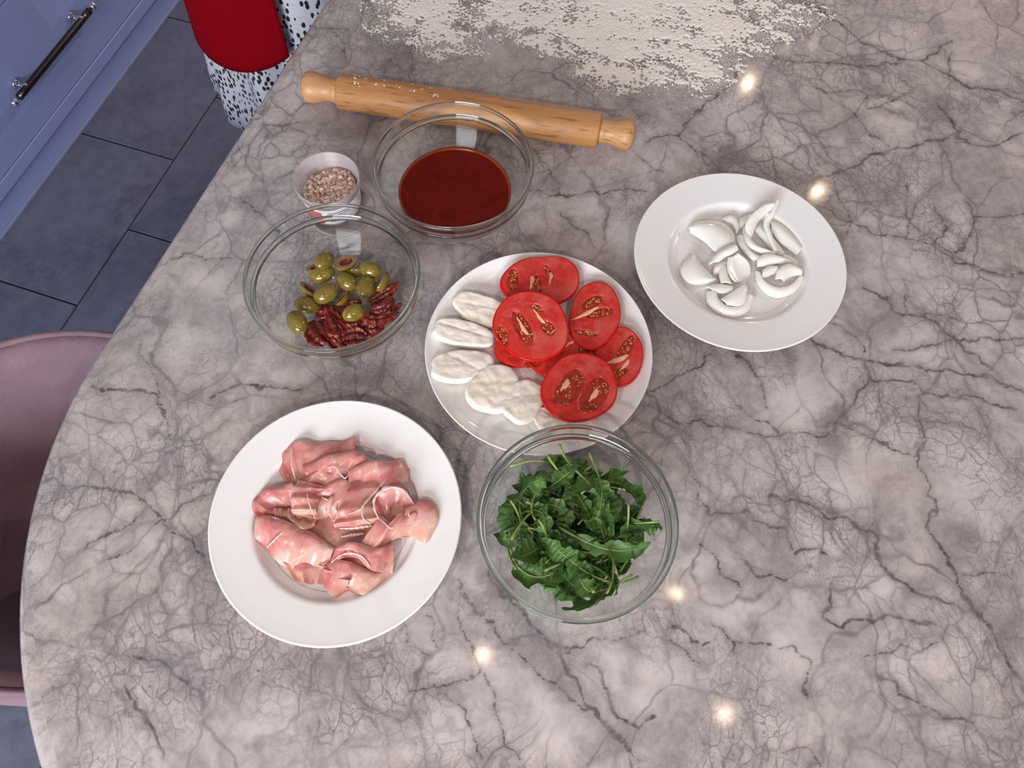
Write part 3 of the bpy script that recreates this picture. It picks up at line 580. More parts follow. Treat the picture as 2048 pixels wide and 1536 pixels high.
# ------------------------------------------------------------------ flour dusted over the worktop
FLOUR = NT('wheat_flour'); _v = FLOUR.coord()
FLOUR.set(Base_Color=FLOUR.mix(FLOUR.noise(_v, 90, 4), (0.80, 0.755, 0.70), (0.88, 0.84, 0.79)), Roughness=0.95, Specular_IOR_Level=0.1)
FLOUR.bump(FLOUR.noise(_v, 700, 3), 0.5, 0.001); FLOUR = FLOUR.m
def build_flour():
    st = 0.00115; x0, x1, y0, y1 = -0.36, 0.52, 0.72, 1.28
    nx, ny = int((x1 - x0) / st), int((y1 - y0) / st); X, Y = np.meshgrid(np.linspace(x0, x1, nx), np.linspace(y0, y1, ny))
    P = np.stack([X, Y], -1)
    # envelope: heaviest from the middle of the frame to the upper right, thinning out at the rim
    cx = np.array([bp(1180, 20)[0], bp(1180, 20)[1] + 0.09])
    d = P - cx; e = np.hypot(d[..., 0] / 0.375, d[..., 1] / 0.235)
    env = 1.0 - e ** 2.2 + 0.55 * fbm(P * 9, 3)
    for px, py, rr, w in ((870, 60, .055, .35), (1210, 165, .05, .45), (880, 185, .05, .35), (1400, 120, .09, .4), (1000, 160, .05, .25), (1480, 60, .07, .35), (980, 60, .06, -.3), (1060, 150, .04, -.3), (1120, 185, .03, -.35), (1250, 20, .10, .35), (1430, 170, .05, .25)):
        c = bp(px, py)[:2]; env += w * np.exp(-((P - c) ** 2).sum(-1) / (rr * rr))
    # wiped in streaks that run down to the right
    a = math.radians(-14); U = P[..., 0] * math.cos(a) + P[..., 1] * math.sin(a); W = -P[..., 0] * math.sin(a) + P[..., 1] * math.cos(a)
    S = np.stack([U * 22, W * 40], -1); streak = fbm(S, 5, 0.62)
    fine = fbm(P * 270, 3, 0.75)
    h = 0.62 * env + 0.70 * streak + 0.42 * fbm(P * 55 + 8, 4, 0.65) + 0.80 * fine - 0.02
    h = np.where(env < 0.06, h - (0.06 - env) * 2.0, h)
    grains = (fbm(P * 330 + 5, 2) > 0.50) & (env > -0.12)
    H = np.clip(h, 0, 0.9); z = 0.0003 + 0.0020 * np.sqrt(H) + 0.0010 * H * (fbm(P * 260 + 3, 2) + .3) ; z = np.where(grains & (h <= 0), 0.0009, z)
    keep = (h > 0) | grains
    cell = keep[:-1, :-1] & keep[1:, :-1] & keep[:-1, 1:] & keep[1:, 1:]
    # drop the rolling pin's footprint
    pxy = np.array(pin.location)[:2]; ang = pin.rotation_euler[2]; dl = P - pxy; lx = dl[..., 0] * math.cos(ang) + dl[..., 1] * math.sin(ang); ly = -dl[..., 0] * math.sin(ang) + dl[..., 1] * math.cos(ang)
    under = (np.abs(ly) < .015) | (ly < -.008); inside = (np.abs(lx) < L2 + 0.3); cell &= ~((under & inside)[:-1, :-1])
    border = np.zeros_like(keep); nb = keep.copy()
    nb[1:-1, 1:-1] = keep[:-2, 1:-1] & keep[2:, 1:-1] & keep[1:-1, :-2] & keep[1:-1, 2:]
    z = np.where(nb, z, 0.00005)
    jx = st * 0.35 * rng.uniform(-1, 1, X.shape); V = np.stack([X + jx, Y + st * .35 * rng.uniform(-1, 1, X.shape), z], -1).reshape(-1, 3)
    idx = np.arange(nx * ny).reshape(ny, nx); Q = np.stack([idx[:-1, :-1], idx[:-1, 1:], idx[1:, 1:], idx[1:, :-1]], -1)[cell]
    used = np.unique(Q); rm = np.zeros(nx * ny, int); rm[used] = np.arange(len(used))
    me = fast_mesh('flour', V[used], rm[Q]); o = obj('flour', me, FLOUR)
    tag(o, 'white flour dusted and smeared over the marble behind the rolling pin', 'flour', kind='stuff')
    # single grains flung around the dusted patch, same heap
    pts = []; r2 = random.Random(9)
    while len(pts) < 16000:
        i, j = r2.randrange(ny), r2.randrange(nx)
        if -0.75 < env[i, j] < 0.5 and r2.random() < math.exp(-3.5 * max(0, 0.35 - env[i, j])) and not (under[i, j] and inside[i, j]): pts.append((X[i, j] + r2.uniform(-.002, .002), Y[i, j] + r2.uniform(-.002, .002)))
    for k in range(60):
        pts.append((PA[0] + (PB[0] - PA[0]) * r2.uniform(.85, 1.15), PB[1] + r2.uniform(-.03, .05)))
    pts = np.array(pts); n = len(pts); s = np.array([r2.choice([.00035, .0005, .0007, .0011]) for _ in range(n)])
    base = np.array([(1, 0, 0), (-.5, .87, 0), (-.5, -.87, 0), (0, 0, .9)]); ang = rng.uniform(0, 6.28, n)
    rot = np.stack([np.stack([np.cos(ang), -np.sin(ang)], -1), np.stack([np.sin(ang), np.cos(ang)], -1)], 1)
    Vg = np.zeros((n, 4, 3)); Vg[..., :2] = np.einsum('nij,kj->nki', rot, base[:, :2]) * s[:, None, None] + pts[:, None]; Vg[..., 2] = base[None, :, 2] * s[:, None] + 5e-5
    T = np.array([(0, 1, 3), (1, 2, 3), (2, 0, 3)])[None] + 4 * np.arange(n)[:, None, None]
    gme = fast_mesh('loose_grains', Vg.reshape(-1, 3), T.reshape(-1, 3)); go = obj('loose_grains', gme, FLOUR, o); go['kind'] = 'stuff'
build_flour()
# smudges of flour left on the rolling pin
def pin_dabs():
    r2 = random.Random(3); parts = []
    for k in range(20):
        x = bl + 0.02 + abs(r2.gauss(0.04, 0.055)); a = math.radians(r2.uniform(40, 105)); x = min(x, br - .02)
        for q in range(3):
            xx, aa = x + r2.uniform(-.003, .003), a + r2.uniform(-.08, .08); s = r2.choice([.0006, .0009, .0013]); R = RB
            parts.append(ellipsoid((xx, R * math.cos(aa) , .0245 + R * math.sin(aa)), (s * 1.3, s * .9, .0003), (aa - math.pi / 2, 0, 0), 7, 4))
    d = obj('flour_dabs', mesh('flour_dabs', *join(parts)), FLOUR, pin); d['kind'] = 'stuff'
pin_dabs()
# ------------------------------------------------------------------ food materials
def fruit(name, c1, c2, rough=0.25, scale=60, sss=0.15, radius=(.01, .004, .003), bump=0.1, bs=150, bd=0.001, dist=0.6, **kw):
    t = NT(name); P = t.coord(); n = t.noise(P, scale, 5, 0.6, dist)
    t.set(Base_Color=t.mix(t.ramp(n, [(0.32, 0), (0.68, 1)]), c1, c2), Roughness=rough, Subsurface_Weight=sss, Subsurface_Radius=radius, Subsurface_Scale=0.3, **kw)
    if bump: t.bump(t.noise(P, bs, 3), bump, bd)
    return t.m
TOM_SKIN = fruit('tomato_skin', (0.52, 0.004, 0.003), (0.64, 0.010, 0.006), 0.16, 25, 0.1, bump=0, Specular_IOR_Level=0.3)
def tomato_flesh():
    t = NT('tomato_flesh'); P = t.coord(); at = t.node('ShaderNodeAttribute'); at.attribute_name = 'rad'; rad = at.outputs['Fac']
    n = t.noise(P, 95, 5, 0.65, 1.0); c = t.mix(t.ramp(n, [(0.3, 0), (0.7, 1)]), (0.48, 0.018, 0.013), (0.64, 0.060, 0.044))
    c = t.mix(t.ramp(t.math('ADD', rad, t.math('MULTIPLY', t.noise(P, 40, 3), 0.16)), [(0.86, 0.0), (0.96, 0.9)]), c, (0.62, 0.040, 0.028))
    c = t.mix(t.ramp(t.noise(P, 34, 3), [(0.52, 0.0), (0.68, 0.6)]), c, (0.62, 0.145, 0.110))
    t.set(Base_Color=c, Roughness=0.22, Specular_IOR_Level=0.3, Subsurface_Weight=0.15, Subsurface_Radius=(.01, .002, .001), Subsurface_Scale=0.3); t.bump(t.noise(P, 260, 3), 0.3, .001); return t.m
TOM_FLESH = tomato_flesh()
TOM_GEL = fruit('tomato_gel', (0.26, 0.010, 0.005), (0.42, 0.045, 0.012), 0.08, 160, 0.2, bump=0.5, bs=320, bd=.0015)
TOM_CORE = fruit('tomato_core', (0.78, 0.36, 0.20), (0.84, 0.52, 0.30), 0.3, 120, 0.3, bump=0.1)
TOM_SEED = fruit('tomato_seed', (0.52, 0.20, 0.045), (0.66, 0.36, 0.11), 0.25, 300, 0.1, bump=0)

def place_on(o, px, py, z):
    p = bp(px, py, z); o.location = p; return p
MPX = 1.0 / 3.573     # photograph pixels per unit of the close-up the slices were measured on
def cpx(x, y): return (840 + x * MPX, 490 + y * MPX)

def tomato_slice(cx, cy, rx, ry, ang, z, tilt, label, pockets, cores, lobes=(0, 0), seed=0, thick=0.0068):
    """cx, cy, rx, ry, ang measured on the close-up; pockets / cores: (dx, dy, length, width, angle) offsets there"""
    px, py = cpx(cx, cy); c = bp(px, py, z); ex = (bp(px + 10, py, z) - c) / 10 * MPX; ey = (bp(px, py - 10, z) - c) / 10 * MPX
    o = empty('tomato_slice', c, tilt); tag(o, label, 'tomato slice', 'tomato slices on the rimless plate')
    Minv = np.array(Euler(tilt).to_matrix()).T
    def loc2(dx, dy):
        w = dx * ex - dy * ey; return w[:2]
    n = 72; th = np.linspace(0, 2 * np.pi, n, endpoint=False); a = math.radians(ang)
    rr = np.random.default_rng(seed)
    wob = 1 + 0.018 * np.sin(3 * th + rr.uniform(0, 6)) + 0.012 * np.sin(5 * th + rr.uniform(0, 6)) - lobes[0] * np.exp(-((np.angle(np.exp(1j * (th - math.radians(lobes[1]))))) / 0.35) ** 2)
    bx, by = rx * np.cos(th) * wob, ry * np.sin(th) * wob
    ox, oy = bx * math.cos(a) - by * math.sin(a), bx * math.sin(a) + by * math.cos(a)
    edge = np.array([loc2(p, -q) for p, q in zip(ox, oy)])
    pk = [(loc2(dx, dy), 1.15 * l * np.linalg.norm(ex[:2]) / 2, 1.3 * w * np.linalg.norm(ex[:2]) / 2, -math.radians(g)) for dx, dy, l, w, g in pockets]
    def inpocket(P):
        m = np.zeros(len(P))
        for c0, l, w, g in pk:
            d = P - c0; u = (d[:, 0] * math.cos(g) + d[:, 1] * math.sin(g)) / l; v = (-d[:, 0] * math.sin(g) + d[:, 1] * math.cos(g)) / w
            m = np.maximum(m, np.clip((1.12 - np.hypot(u, v) - 0.10 * perlin(P * 260)) / 0.22, 0, 1))
        return m
    # skin: a rounded band round the slice
    prof = [(0.985, 1.0), (0.998, 0.93), (1.008, 0.5), (1.0, 0.06), (0.985, 0.0)]; V = []; F = []
    for f, h in prof: V += [(e[0] * f, e[1] * f, h * thick) for e in edge]
    inner = [(0.945, 1.0), ]; V += [(e[0] * .955, e[1] * .955, thick * 1.0) for e in edge]
    m = len(prof)
    for i in range(m - 1): F += [(i * n + j, (i + 1) * n + j, (i + 1) * n + (j + 1) % n, i * n + (j + 1) % n) for j in range(n)]
    F += [(m * n + j, 0 * n + j, (j + 1) % n, m * n + (j + 1) % n) for j in range(n)]
    F.append(tuple((m - 1) * n + j for j in range(n))[::-1])
    obj('skin', mesh('skin', V, F), TOM_SKIN, o)
    # flesh: the cut face, hollowed where the seed pockets are
    rings = np.linspace(0.957, 0.0, 26); P = np.concatenate([edge * f for f in rings[:-1]] + [np.zeros((1, 2))]); k = len(rings) - 1
    dep = inpocket(P); zf = thick - 0.0030 * dep + 0.00025 * fbm(P * 160, 2)
    Vf = np.concatenate([P, zf[:, None]], 1); Ff = [(i * n + j, i * n + (j + 1) % n, (i + 1) * n + (j + 1) % n, (i + 1) * n + j) for i in range(k - 1) for j in range(n)] + [((k - 1) * n + j, (k - 1) * n + (j + 1) % n, k * n) for j in range(n)]
    fm = mesh('flesh', Vf, Ff); fa = fm.attributes.new('rad', 'FLOAT', 'POINT'); fa.data.foreach_set('value', np.concatenate([np.repeat(rings[:-1], n), [0.0]]).astype(np.float32)); obj('flesh', fm, TOM_FLESH, o)
    # gel and seeds in each pocket
    seeds = []
    for c0, l, w, g in pk:
        nn = 26; t2 = np.linspace(0, 2 * np.pi, nn, endpoint=False); Vg = []; Fg = []
        for f, hz in ((1.0, -.0022), (0.82, -.0012), (0.45, -.0008), (0.12, -.0009)):
            ir = 1 + .16 * np.sin(3 * t2 + seed * 2 + l * 900) + .10 * np.sin(7 * t2 + l * 1700); u, v = l * f * ir * np.cos(t2), w * f * ir * np.sin(t2); q = np.stack([c0[0] + u * math.cos(g) - v * math.sin(g), c0[1] + u * math.sin(g) + v * math.cos(g)], -1)
            Vg += [(x, y, thick + hz + .0007 * float(perlin(np.array([[x * 400, y * 400, seed]]))[0])) for x, y in q]
        Fg = [(i * nn + j, (i * nn + (j + 1) % nn), (i + 1) * nn + (j + 1) % nn, (i + 1) * nn + j) for i in range(3) for j in range(nn)] + [tuple(3 * nn + j for j in range(nn))]
        obj('seed_pocket', mesh('seed_pocket', Vg, Fg), TOM_GEL, o)
        for s_ in range(int(6 + 900 * l)):
            u, v = l * rr.uniform(-.8, .8), w * rr.uniform(-.75, .75)
            x, y = c0[0] + u * math.cos(g) - v * math.sin(g), c0[1] + u * math.sin(g) + v * math.cos(g)
            seeds.append(ellipsoid((x, y, thick - .0009), (.0013, .00085, .0006), (0, 0, rr.uniform(0, 6)), 8, 5))
    if seeds:
        q = obj('seeds', mesh('seeds', *join(seeds)), TOM_SEED, o); q['kind'] = 'stuff'
    for dx, dy, l, w, g in cores:
        c0 = loc2(dx, dy); l, w, g = l * np.linalg.norm(ex[:2]) / 2, w * np.linalg.norm(ex[:2]) / 2, -math.radians(g); nn = 28; t2 = np.linspace(0, 2 * np.pi, nn, endpoint=False); Vg = []
        for f, hz in ((1.0, -.0004), (0.8, .0004), (0.4, .0007)):
            wv = 1 + .22 * np.sin(4 * t2 + seed) + .15 * np.sin(7 * t2 + 2 * seed)
            u, v = l * f * np.cos(t2), w * f * np.sin(t2) * wv * (0.6 + .4 * np.cos(t2 + .6)); q = np.stack([c0[0] + u * math.cos(g) - v * math.sin(g), c0[1] + u * math.sin(g) + v * math.cos(g)], -1)
            Vg += [(x, y, thick + hz) for x, y in q]
        Fg = [(i * nn + j, (i * nn + (j + 1) % nn), (i + 1) * nn + (j + 1) % nn, (i + 1) * nn + j) for i in range(2) for j in range(nn)] + [tuple(2 * nn + j for j in range(nn))]
        obj('pale_core', mesh('pale_core', Vg, Fg), TOM_CORE, o)
    return o
R_ = math.radians
tomato_slice(1420, 812, 172, 205, -8, .0125, (R_(4), R_(-9), 0), 'tomato slice at the right rim of the plate, half under another slice', [(50, -60, 190, 60, -60), (-10, 110, 130, 50, -20)], [(-20, 20, 210, 60, -20), (40, 60, 120, 40, -50)], seed=1)
tomato_slice(1245, 515, 180, 235, -12, .0175, (R_(3), R_(-5), 0), 'tomato slice at the upper right with a yellow core streak', [(-15, -90, 150, 60, -28), (40, -15, 170, 50, -15), (-60, 120, 150, 30, 10)], [(-70, -10, 240, 46, -30)], seed=2)
tomato_slice(985, 800, 292, 168, -22, .0125, (R_(2), R_(2), 0), 'pale pink tomato slice mostly hidden between the two top slices', [(-180, 45, 110, 60, -30), (190, -20, 100, 50, 50)], [(40, -60, 180, 40, -35)], seed=3)
tomato_slice(720, 745, 190, 130, 10, .0105, (0, 0, 0), 'tomato slice lying lowest, only a red edge showing by the mozzarella', [], [], seed=4)
tomato_slice(862, 268, 284, 172, 6, .0215, (R_(6), R_(3), 0), 'two-lobed tomato slice at the top of the plate', [(-200, 0, 150, 60, 85), (-25, 30, 140, 34, 80), (50, -60, 110, 26, 60)], [(-72, 22, 130, 46, -84), (62, -8, 110, 38, -84)], lobes=(0.09, 88), seed=5)
tomato_slice(795, 588, 276, 228, -22, .0290, (R_(7), R_(-3), 0), 'round tomato slice on top, overlapping the mozzarella', [(-60, 10, 250, 76, 60), (-200, 60, 130, 50, 65), (120, 20, 110, 60, 50), (40, -120, 90, 30, 30)], [(-62, 0, 170, 40, 58), (55, -62, 150, 38, 52)], seed=6)
tomato_slice(1135, 1028, 276, 236, 14, .0235, (R_(3), R_(3), 0), 'round tomato slice at the front with two wide seed pockets', [(-70, 0, 270, 130, -58), (105, 50, 270, 130, -58)], [(-110, -10, 110, 60, -60), (95, 55, 120, 56, -60)], seed=7)

# ------------------------------------------------------------------ mozzarella
MOZZ = fruit('mozzarella', (0.84, 0.78, 0.66), (0.91, 0.87, 0.78), 0.36, 60, 0.35, (.012, .010, .008), bump=0.35, bs=260, bd=.0012)
def mozzarella(cx, cy, rx, ry, ang, z, tilt, thick, label, seed):
    px, py = cpx(cx, cy); c = bp(px, py, z); m = np.linalg.norm(bp(px + 10, py, z) - c) / 10 * MPX
    n, k = 56, 20; th = np.linspace(0, 2 * np.pi, n, endpoint=False); rr = np.random.default_rng(seed); a = math.radians(ang)
    w = 1 + .05 * np.sin(2 * th + rr.uniform(0, 6)) + .035 * np.sin(3 * th + rr.uniform(0, 6)) + .02 * np.sin(6 * th + rr.uniform(0, 6))
    sq = (np.abs(np.cos(th)) ** 2.6 + np.abs(np.sin(th)) ** 2.6) ** (-1 / 2.6)
    ex, ey = rx * m * w * sq * np.cos(th), ry * m * w * sq * np.sin(th); E = np.stack([ex * math.cos(a) - ey * math.sin(a), ex * math.sin(a) + ey * math.cos(a)], -1)
    prof = [(0, thick)] + [(f, thick - .0006 * f) for f in np.linspace(.06, .88, 14)] + [(.94, thick * .93), (.99, thick * .72), (1.01, thick * .42), (.98, thick * .14), (.9, 0.0), (.4, 0), (0, 0)]
    V = []
    for f, h in prof:
        Q = E * f; d = (fbm(np.concatenate([Q * 90, np.full((n, 1), h * 90 + seed)], 1), 3)) * .0016 * (1 if h > thick * .5 else .4)
        cre = .0007 * np.exp(-((Q @ np.array([math.sin(a + .3), math.cos(a + .3)]) - .2 * ry * m) / (.10 * ry * m)) ** 2) if h > .8 * thick else 0
        V.append(np.concatenate([Q * (1 + d[:, None] * 8), (h + d - cre)[:, None] * np.ones((n, 1))], 1))
    V = np.concatenate(V); F = [(i * n + j, i * n + (j + 1) % n, (i + 1) * n + (j + 1) % n, (i + 1) * n + j) for i in range(len(prof) - 1) for j in range(n)]
    o = obj('mozzarella_slice', mesh('mozzarella_slice', V, F), MOZZ, None, c, tilt); tag(o, label, 'cheese slice', 'mozzarella slices on the rimless plate'); return o
mozzarella(435, 480, 205, 112, -12, .0085, (R_(6), R_(6), 0), .012, 'mozzarella slice at the top of the row, partly under a tomato slice', 1)
mozzarella(305, 652, 212, 100, -6, .0100, (R_(3), R_(7), 0), .013, 'second mozzarella slice from the top, with a frayed end', 2)
mozzarella(300, 885, 222, 125, 8, .0095, (R_(-2), R_(6), 0), .012, 'third mozzarella slice from the top, the widest, at the left rim', 3)
mozzarella(520, 1045, 170, 195, -24, .0085, (R_(-5), R_(3), 0), .012, 'tall oval mozzarella slice standing at the lower left of the tomato', 4)
mozzarella(738, 1135, 148, 165, -26, .0085, (R_(-5), 0, 0), .012, 'mozzarella slice beside the front tomato slice, fifth in the row', 5)
mozzarella(930, 1255, 118, 88, 14, .0095, (R_(-5), R_(-3), 0), .010, 'smallest mozzarella slice, half under the front tomato slice', 6)

# ------------------------------------------------------------------ thin folded sheets (ham, onion)
def sheet(name, top, bot, zt, zb, bulge, tfn, mat, parent, thick=.0008, nu=30, nv=12, wrinkle=.0012, seed=0, org=(0, 0, 0), curl=0.0, wscale=70, pleat=None):
    """a skin stretched between two measured edges, arched by bulge, wrinkled, with a real thickness"""
    if name == 'fold':
        nn = min(len(top), len(bot)); mt, mb = np.mean(top, 0), np.mean(bot, 0); d_ = (mt - mb) * .13; top = [tuple(np.array(q) + d_) for q in top]; bot = [tuple(np.array(q) - d_) for q in bot]
    zt = np.broadcast_to(np.asarray(zt, float), (len(top),)); zb = np.broadcast_to(np.asarray(zb, float), (len(bot),))
    A = catmull([bp(*tfn(x, y), z) for (x, y), z in zip(top, zt)], nu); B = catmull([bp(*tfn(x, y), z) for (x, y), z in zip(bot, zb)], nu)
    v = np.linspace(0, 1, nv); P = A[:, None] * (1 - v)[None, :, None] + B[:, None] * v[None, :, None]
    skew = 0.62 if pleat else 1.0
    P[..., 2] += bulge * np.sin(np.pi * v ** skew)[None] * (0.75 + 0.25 * np.sin(np.linspace(0, np.pi, nu)))[:, None]
    if pleat:
        ph = np.linspace(0, 1, nu)[:, None] * pleat[0] * 2 * np.pi + seed * 1.3 + (v[None] - .5) * 1.6; tri = np.arcsin(0.92 * np.sin(ph)) / 1.17
        amp = pleat[1] * (0.35 + 0.65 * np.abs(v - .35)[None] * 2); P[..., 2] += amp * tri; nrm = np.gradient(A, axis=0); nrm /= np.linalg.norm(nrm, axis=1)[:, None] + 1e-9; P += nrm[:, None] * (0.3 * pleat[1] * np.cos(ph) * (v[None] * 1.0))[..., None]
    if curl: P[..., 2] += curl * (np.cos(np.linspace(0, 3 * np.pi, nu))[:, None]) * (v[None] - .5)
    Wn = fbm(np.concatenate([P[..., :2] * wscale, np.full(P.shape[:2] + (1,), seed * 3.1)], -1), 3)
    P[..., 2] += wrinkle * Wn * 1.4; P[..., 0] += wrinkle * .8 * fbm(P * wscale * 1.3 + 11 + seed, 2); P[..., 1] += wrinkle * .8 * fbm(P * wscale * 1.3 + 31 + seed, 2)
    P = P.reshape(-1, 3) - np.array(org); idx = np.arange(nu * nv).reshape(nu, nv)
    Q = np.stack([idx[:-1, :-1], idx[:-1, 1:], idx[1:, 1:], idx[1:, :-1]], -1).reshape(-1, 4)
    me = fast_mesh(name, P, Q); uv = me.uv_layers.new(name='UVMap'); U = np.stack(np.meshgrid(np.linspace(0, 1, nu), v, indexing='ij'), -1).reshape(-1, 2)
    uv.data.foreach_set('uv', U[Q.ravel()].astype(np.float32).ravel())
    o = obj(name, me, mat, parent); md = o.modifiers.new('thickness', 'SOLIDIFY'); md.thickness = thick; md.offset = 0
    ms = o.modifiers.new('subdivision', 'SUBSURF'); ms.levels = 1; ms.render_levels = 1
    return o
def ham_material():
    t = NT('cured_ham'); P = t.coord(); n = t.noise(P, 38, 5, 0.6, 1.2); tc = t.node('ShaderNodeTexCoord')
    c = t.mix(t.ramp(n, [(0.28, 0), (0.55, .6), (0.72, 1)]), (0.72, 0.17, 0.165), (0.94, 0.54, 0.49))
    c = t.mix(t.ramp(t.noise(P, 20, 3), [(0.44, 0.0), (0.64, 0.85)]), c, (0.93, 0.56, 0.42))
    w = t.noise(P, 12, 3, 0.5, out='Color'); Q = t.vadd(P, w, 0.035)
    e = t.voro(Q, 30, 'DISTANCE_TO_EDGE'); fat = t.math('MULTIPLY', t.ramp(e, [(0.012, 1.0), (0.05, 0.0)]), t.ramp(t.noise(P, 30, 3), [(0.46, 0.0), (0.62, 0.7)]))
    c = t.mix(fat, c, (0.86, 0.68, 0.64))
    sx = t.node('ShaderNodeSeparateXYZ'); t.link(tc.outputs['UV'], sx.inputs[0])
    c = t.mix(t.ramp(t.math('ADD', sx.outputs[1], t.math('MULTIPLY', t.noise(P, 60, 3), .06)), [(0.04, 0.75), (0.10, 0.0)]), c, (0.86, 0.70, 0.66))
    t.set(Base_Color=c, Roughness=0.27, Subsurface_Weight=0.35, Subsurface_Radius=(.012, .005, .004), Subsurface_Scale=0.35, Specular_IOR_Level=0.5, Coat_Weight=0.15, Coat_Roughness=0.15)
    tr = t.node('ShaderNodeBsdfTranslucent'); t.link(c, tr.inputs[0]); mx = t.node('ShaderNodeMixShader'); mx.inputs[0].default_value = 0.30; t.link(t.b.outputs[0], mx.inputs[1]); t.link(tr.outputs[0], mx.inputs[2]); t.link(mx.outputs[0], t.out.inputs['Surface'])
    t.bump(t.noise(P, 130, 3), 0.10, .0010); return t.m
HAM = ham_material(); HAMFAT = fruit('ham_fat', (0.78, 0.50, 0.46), (0.86, 0.66, 0.61), 0.3, 80, 0.4, bump=0.1)
def hpx(x, y): return (400 + x / 2.898, 780 + y / 2.898)
HZ = 0.0085
def fat_strip(parent, pts, z, r, org):
    z = np.broadcast_to(np.asarray(z, float), (len(pts),)); C = catmull([bp(*hpx(x, y), q) for (x, y), q in zip(pts, z)], 26) - np.array(org)
    C[:, 2] -= .0005; V, F = tube(C, r * .8 * (0.35 + .65 * np.sin(np.linspace(.2, 2.94, 26))) * (1 + .3 * np.sin(np.arange(26) * 1.7)), 8); V = np.array(V); return obj('fat_edge', mesh('fat_edge', V, F), HAMFAT, parent)
def ham(label, anchor, folds, fats=()):
    org = bp(*hpx(*anchor), HZ); o = empty('ham_slice', org); tag(o, label, 'ham slice', 'cured ham slices on the plate')
    for k, (top, bot, zt, zb, bulge, wr, curl, *pl_) in enumerate(folds):
        sheet('fold', top, bot, zt, zb, bulge * 0.72, hpx, HAM, o, .0007, 44, 20, wr * 0.85, seed=len(label) + k, org=org, curl=curl * 1.2, wscale=32, pleat=pl_[0] if pl_ else (2.2 + (k * 7 + len(label)) % 3 * .6, .0019 + wr * .35))
    for pts, z, r in fats: fat_strip(o, pts, z, r, org)
    return o
ham('thin ham slice lying flat at the top left of the pile', (650, 420),
    [([(430, 430), (520, 330), (650, 308), (780, 312), (915, 292)], [(490, 522), (560, 510), (660, 480), (790, 430), (890, 372)], [.012, .018, .021, .020, .0175], [.0105, .013, .018, .022, .022], .005, .0022, .004)],
    [([(535, 335), (530, 420), (545, 490), (560, 540)], [.024, .025, .021, .016], .0009)])
ham('flat pale ham slice under the middle of the pile', (700, 800),
    [([(520, 520), (640, 490), (800, 470), (1000, 480)], [(540, 1010), (700, 960), (860, 960), (1080, 880)], [.0125] * 4, [.0128, .0125, .0120, .0120], .004, .0012, .002)])
ham('deep pink rolled ham slice at the top middle of the pile', (790, 440),
    [([(590, 440), (740, 388), (870, 368), (940, 378), (985, 432)], [(625, 520), (720, 500), (800, 492), (880, 470), (945, 452)], [.020, .026, .028, .026, .020], [.018, .021, .022, .021, .018], .008, .0016, .002),
     ([(610, 500), (700, 480), (790, 480), (830, 500)], [(570, 590), (660, 580), (740, 580), (800, 570)], .022, .014, .006, .002, .003)],
    [([(740, 450), (780, 445), (810, 480), (840, 510), (875, 470), (940, 438)], [.0295, .031, .031, .030, .029, .026], .0010)])
ham('ham slice fanning out to the upper right, its lower half draped over the middle', (950, 560),
    [([(865, 480), (960, 430), (1080, 424), (1170, 414), (1215, 470)], [(870, 525), (940, 530), (1030, 535), (1110, 600), (1205, 560)], [.026, .028, .026, .021, .016], [.024, .023, .024, .022, .014], .007, .0018, .002),
     ([(885, 510), (872, 600), (822, 700), (798, 770), (805, 800)], [(1040, 525), (1015, 600), (1005, 690), (1030, 745), (1005, 795)], [.020, .024, .026, .024, .020], [.022, .021, .020, .022, .019], .010, .0018, .004)],
    [([(808, 800), (880, 800), (950, 792), (1005, 786)], [.021, .023, .023, .021], .0020), ([(820, 850), (880, 840), (950, 830)], [.018, .019, .017], .0022), ([(1110, 470), (1040, 560), (960, 650), (930, 690), (860, 720)], [.027, .030, .0335, .034, .033], .0011), ([(935, 690), (945, 740), (990, 780)], [.034, .031, .025], .0009)])
ham('ruffled ham slice at the right with a curled white fat edge', (1150, 720),
    [([(1005, 660), (1028, 605), (1100, 566), (1175, 580), (1232, 655), (1240, 700)], [(1045, 750), (1090, 715), (1130, 700), (1165, 695), (1200, 705), (1230, 720)], [.027, .031, .034, .033, .028, .022], [.022, .016, .014, .014, .017, .020], -.004, .0014, 0),
     ([(1040, 745), (1100, 785), (1160, 735), (1210, 725), (1255, 740)], [(938, 890), (1000, 932), (1070, 880), (1150, 850), (1232, 836)], [.028, .029, .027, .025, .021], [.019, .021, .020, .017, .0135], .007, .0022, .008),
     ([(1190, 700), (1250, 662), (1310, 645), (1368, 690), (1382, 745)], [(1180, 800), (1245, 838), (1310, 882), (1346, 862), (1376, 790)], [.022, .023, .022, .0195, .0185], [.018, .017, .0165, .017, .018], .010, .0018, .001, (1.1, .0012))],
    [([(1045, 760), (1015, 700), (1008, 640), (1040, 595), (1100, 564), (1165, 572), (1190, 600)], [.027, .029, .030, .0325, .0345, .034, .032], .0019), ([(1040, 745), (1075, 775), (1105, 800), (1130, 785), (1170, 730)], [.0305, .034, .036, .035, .030], .0011), ([(1225, 690), (1210, 720), (1230, 745)], [.027, .029, .028], .0013)])
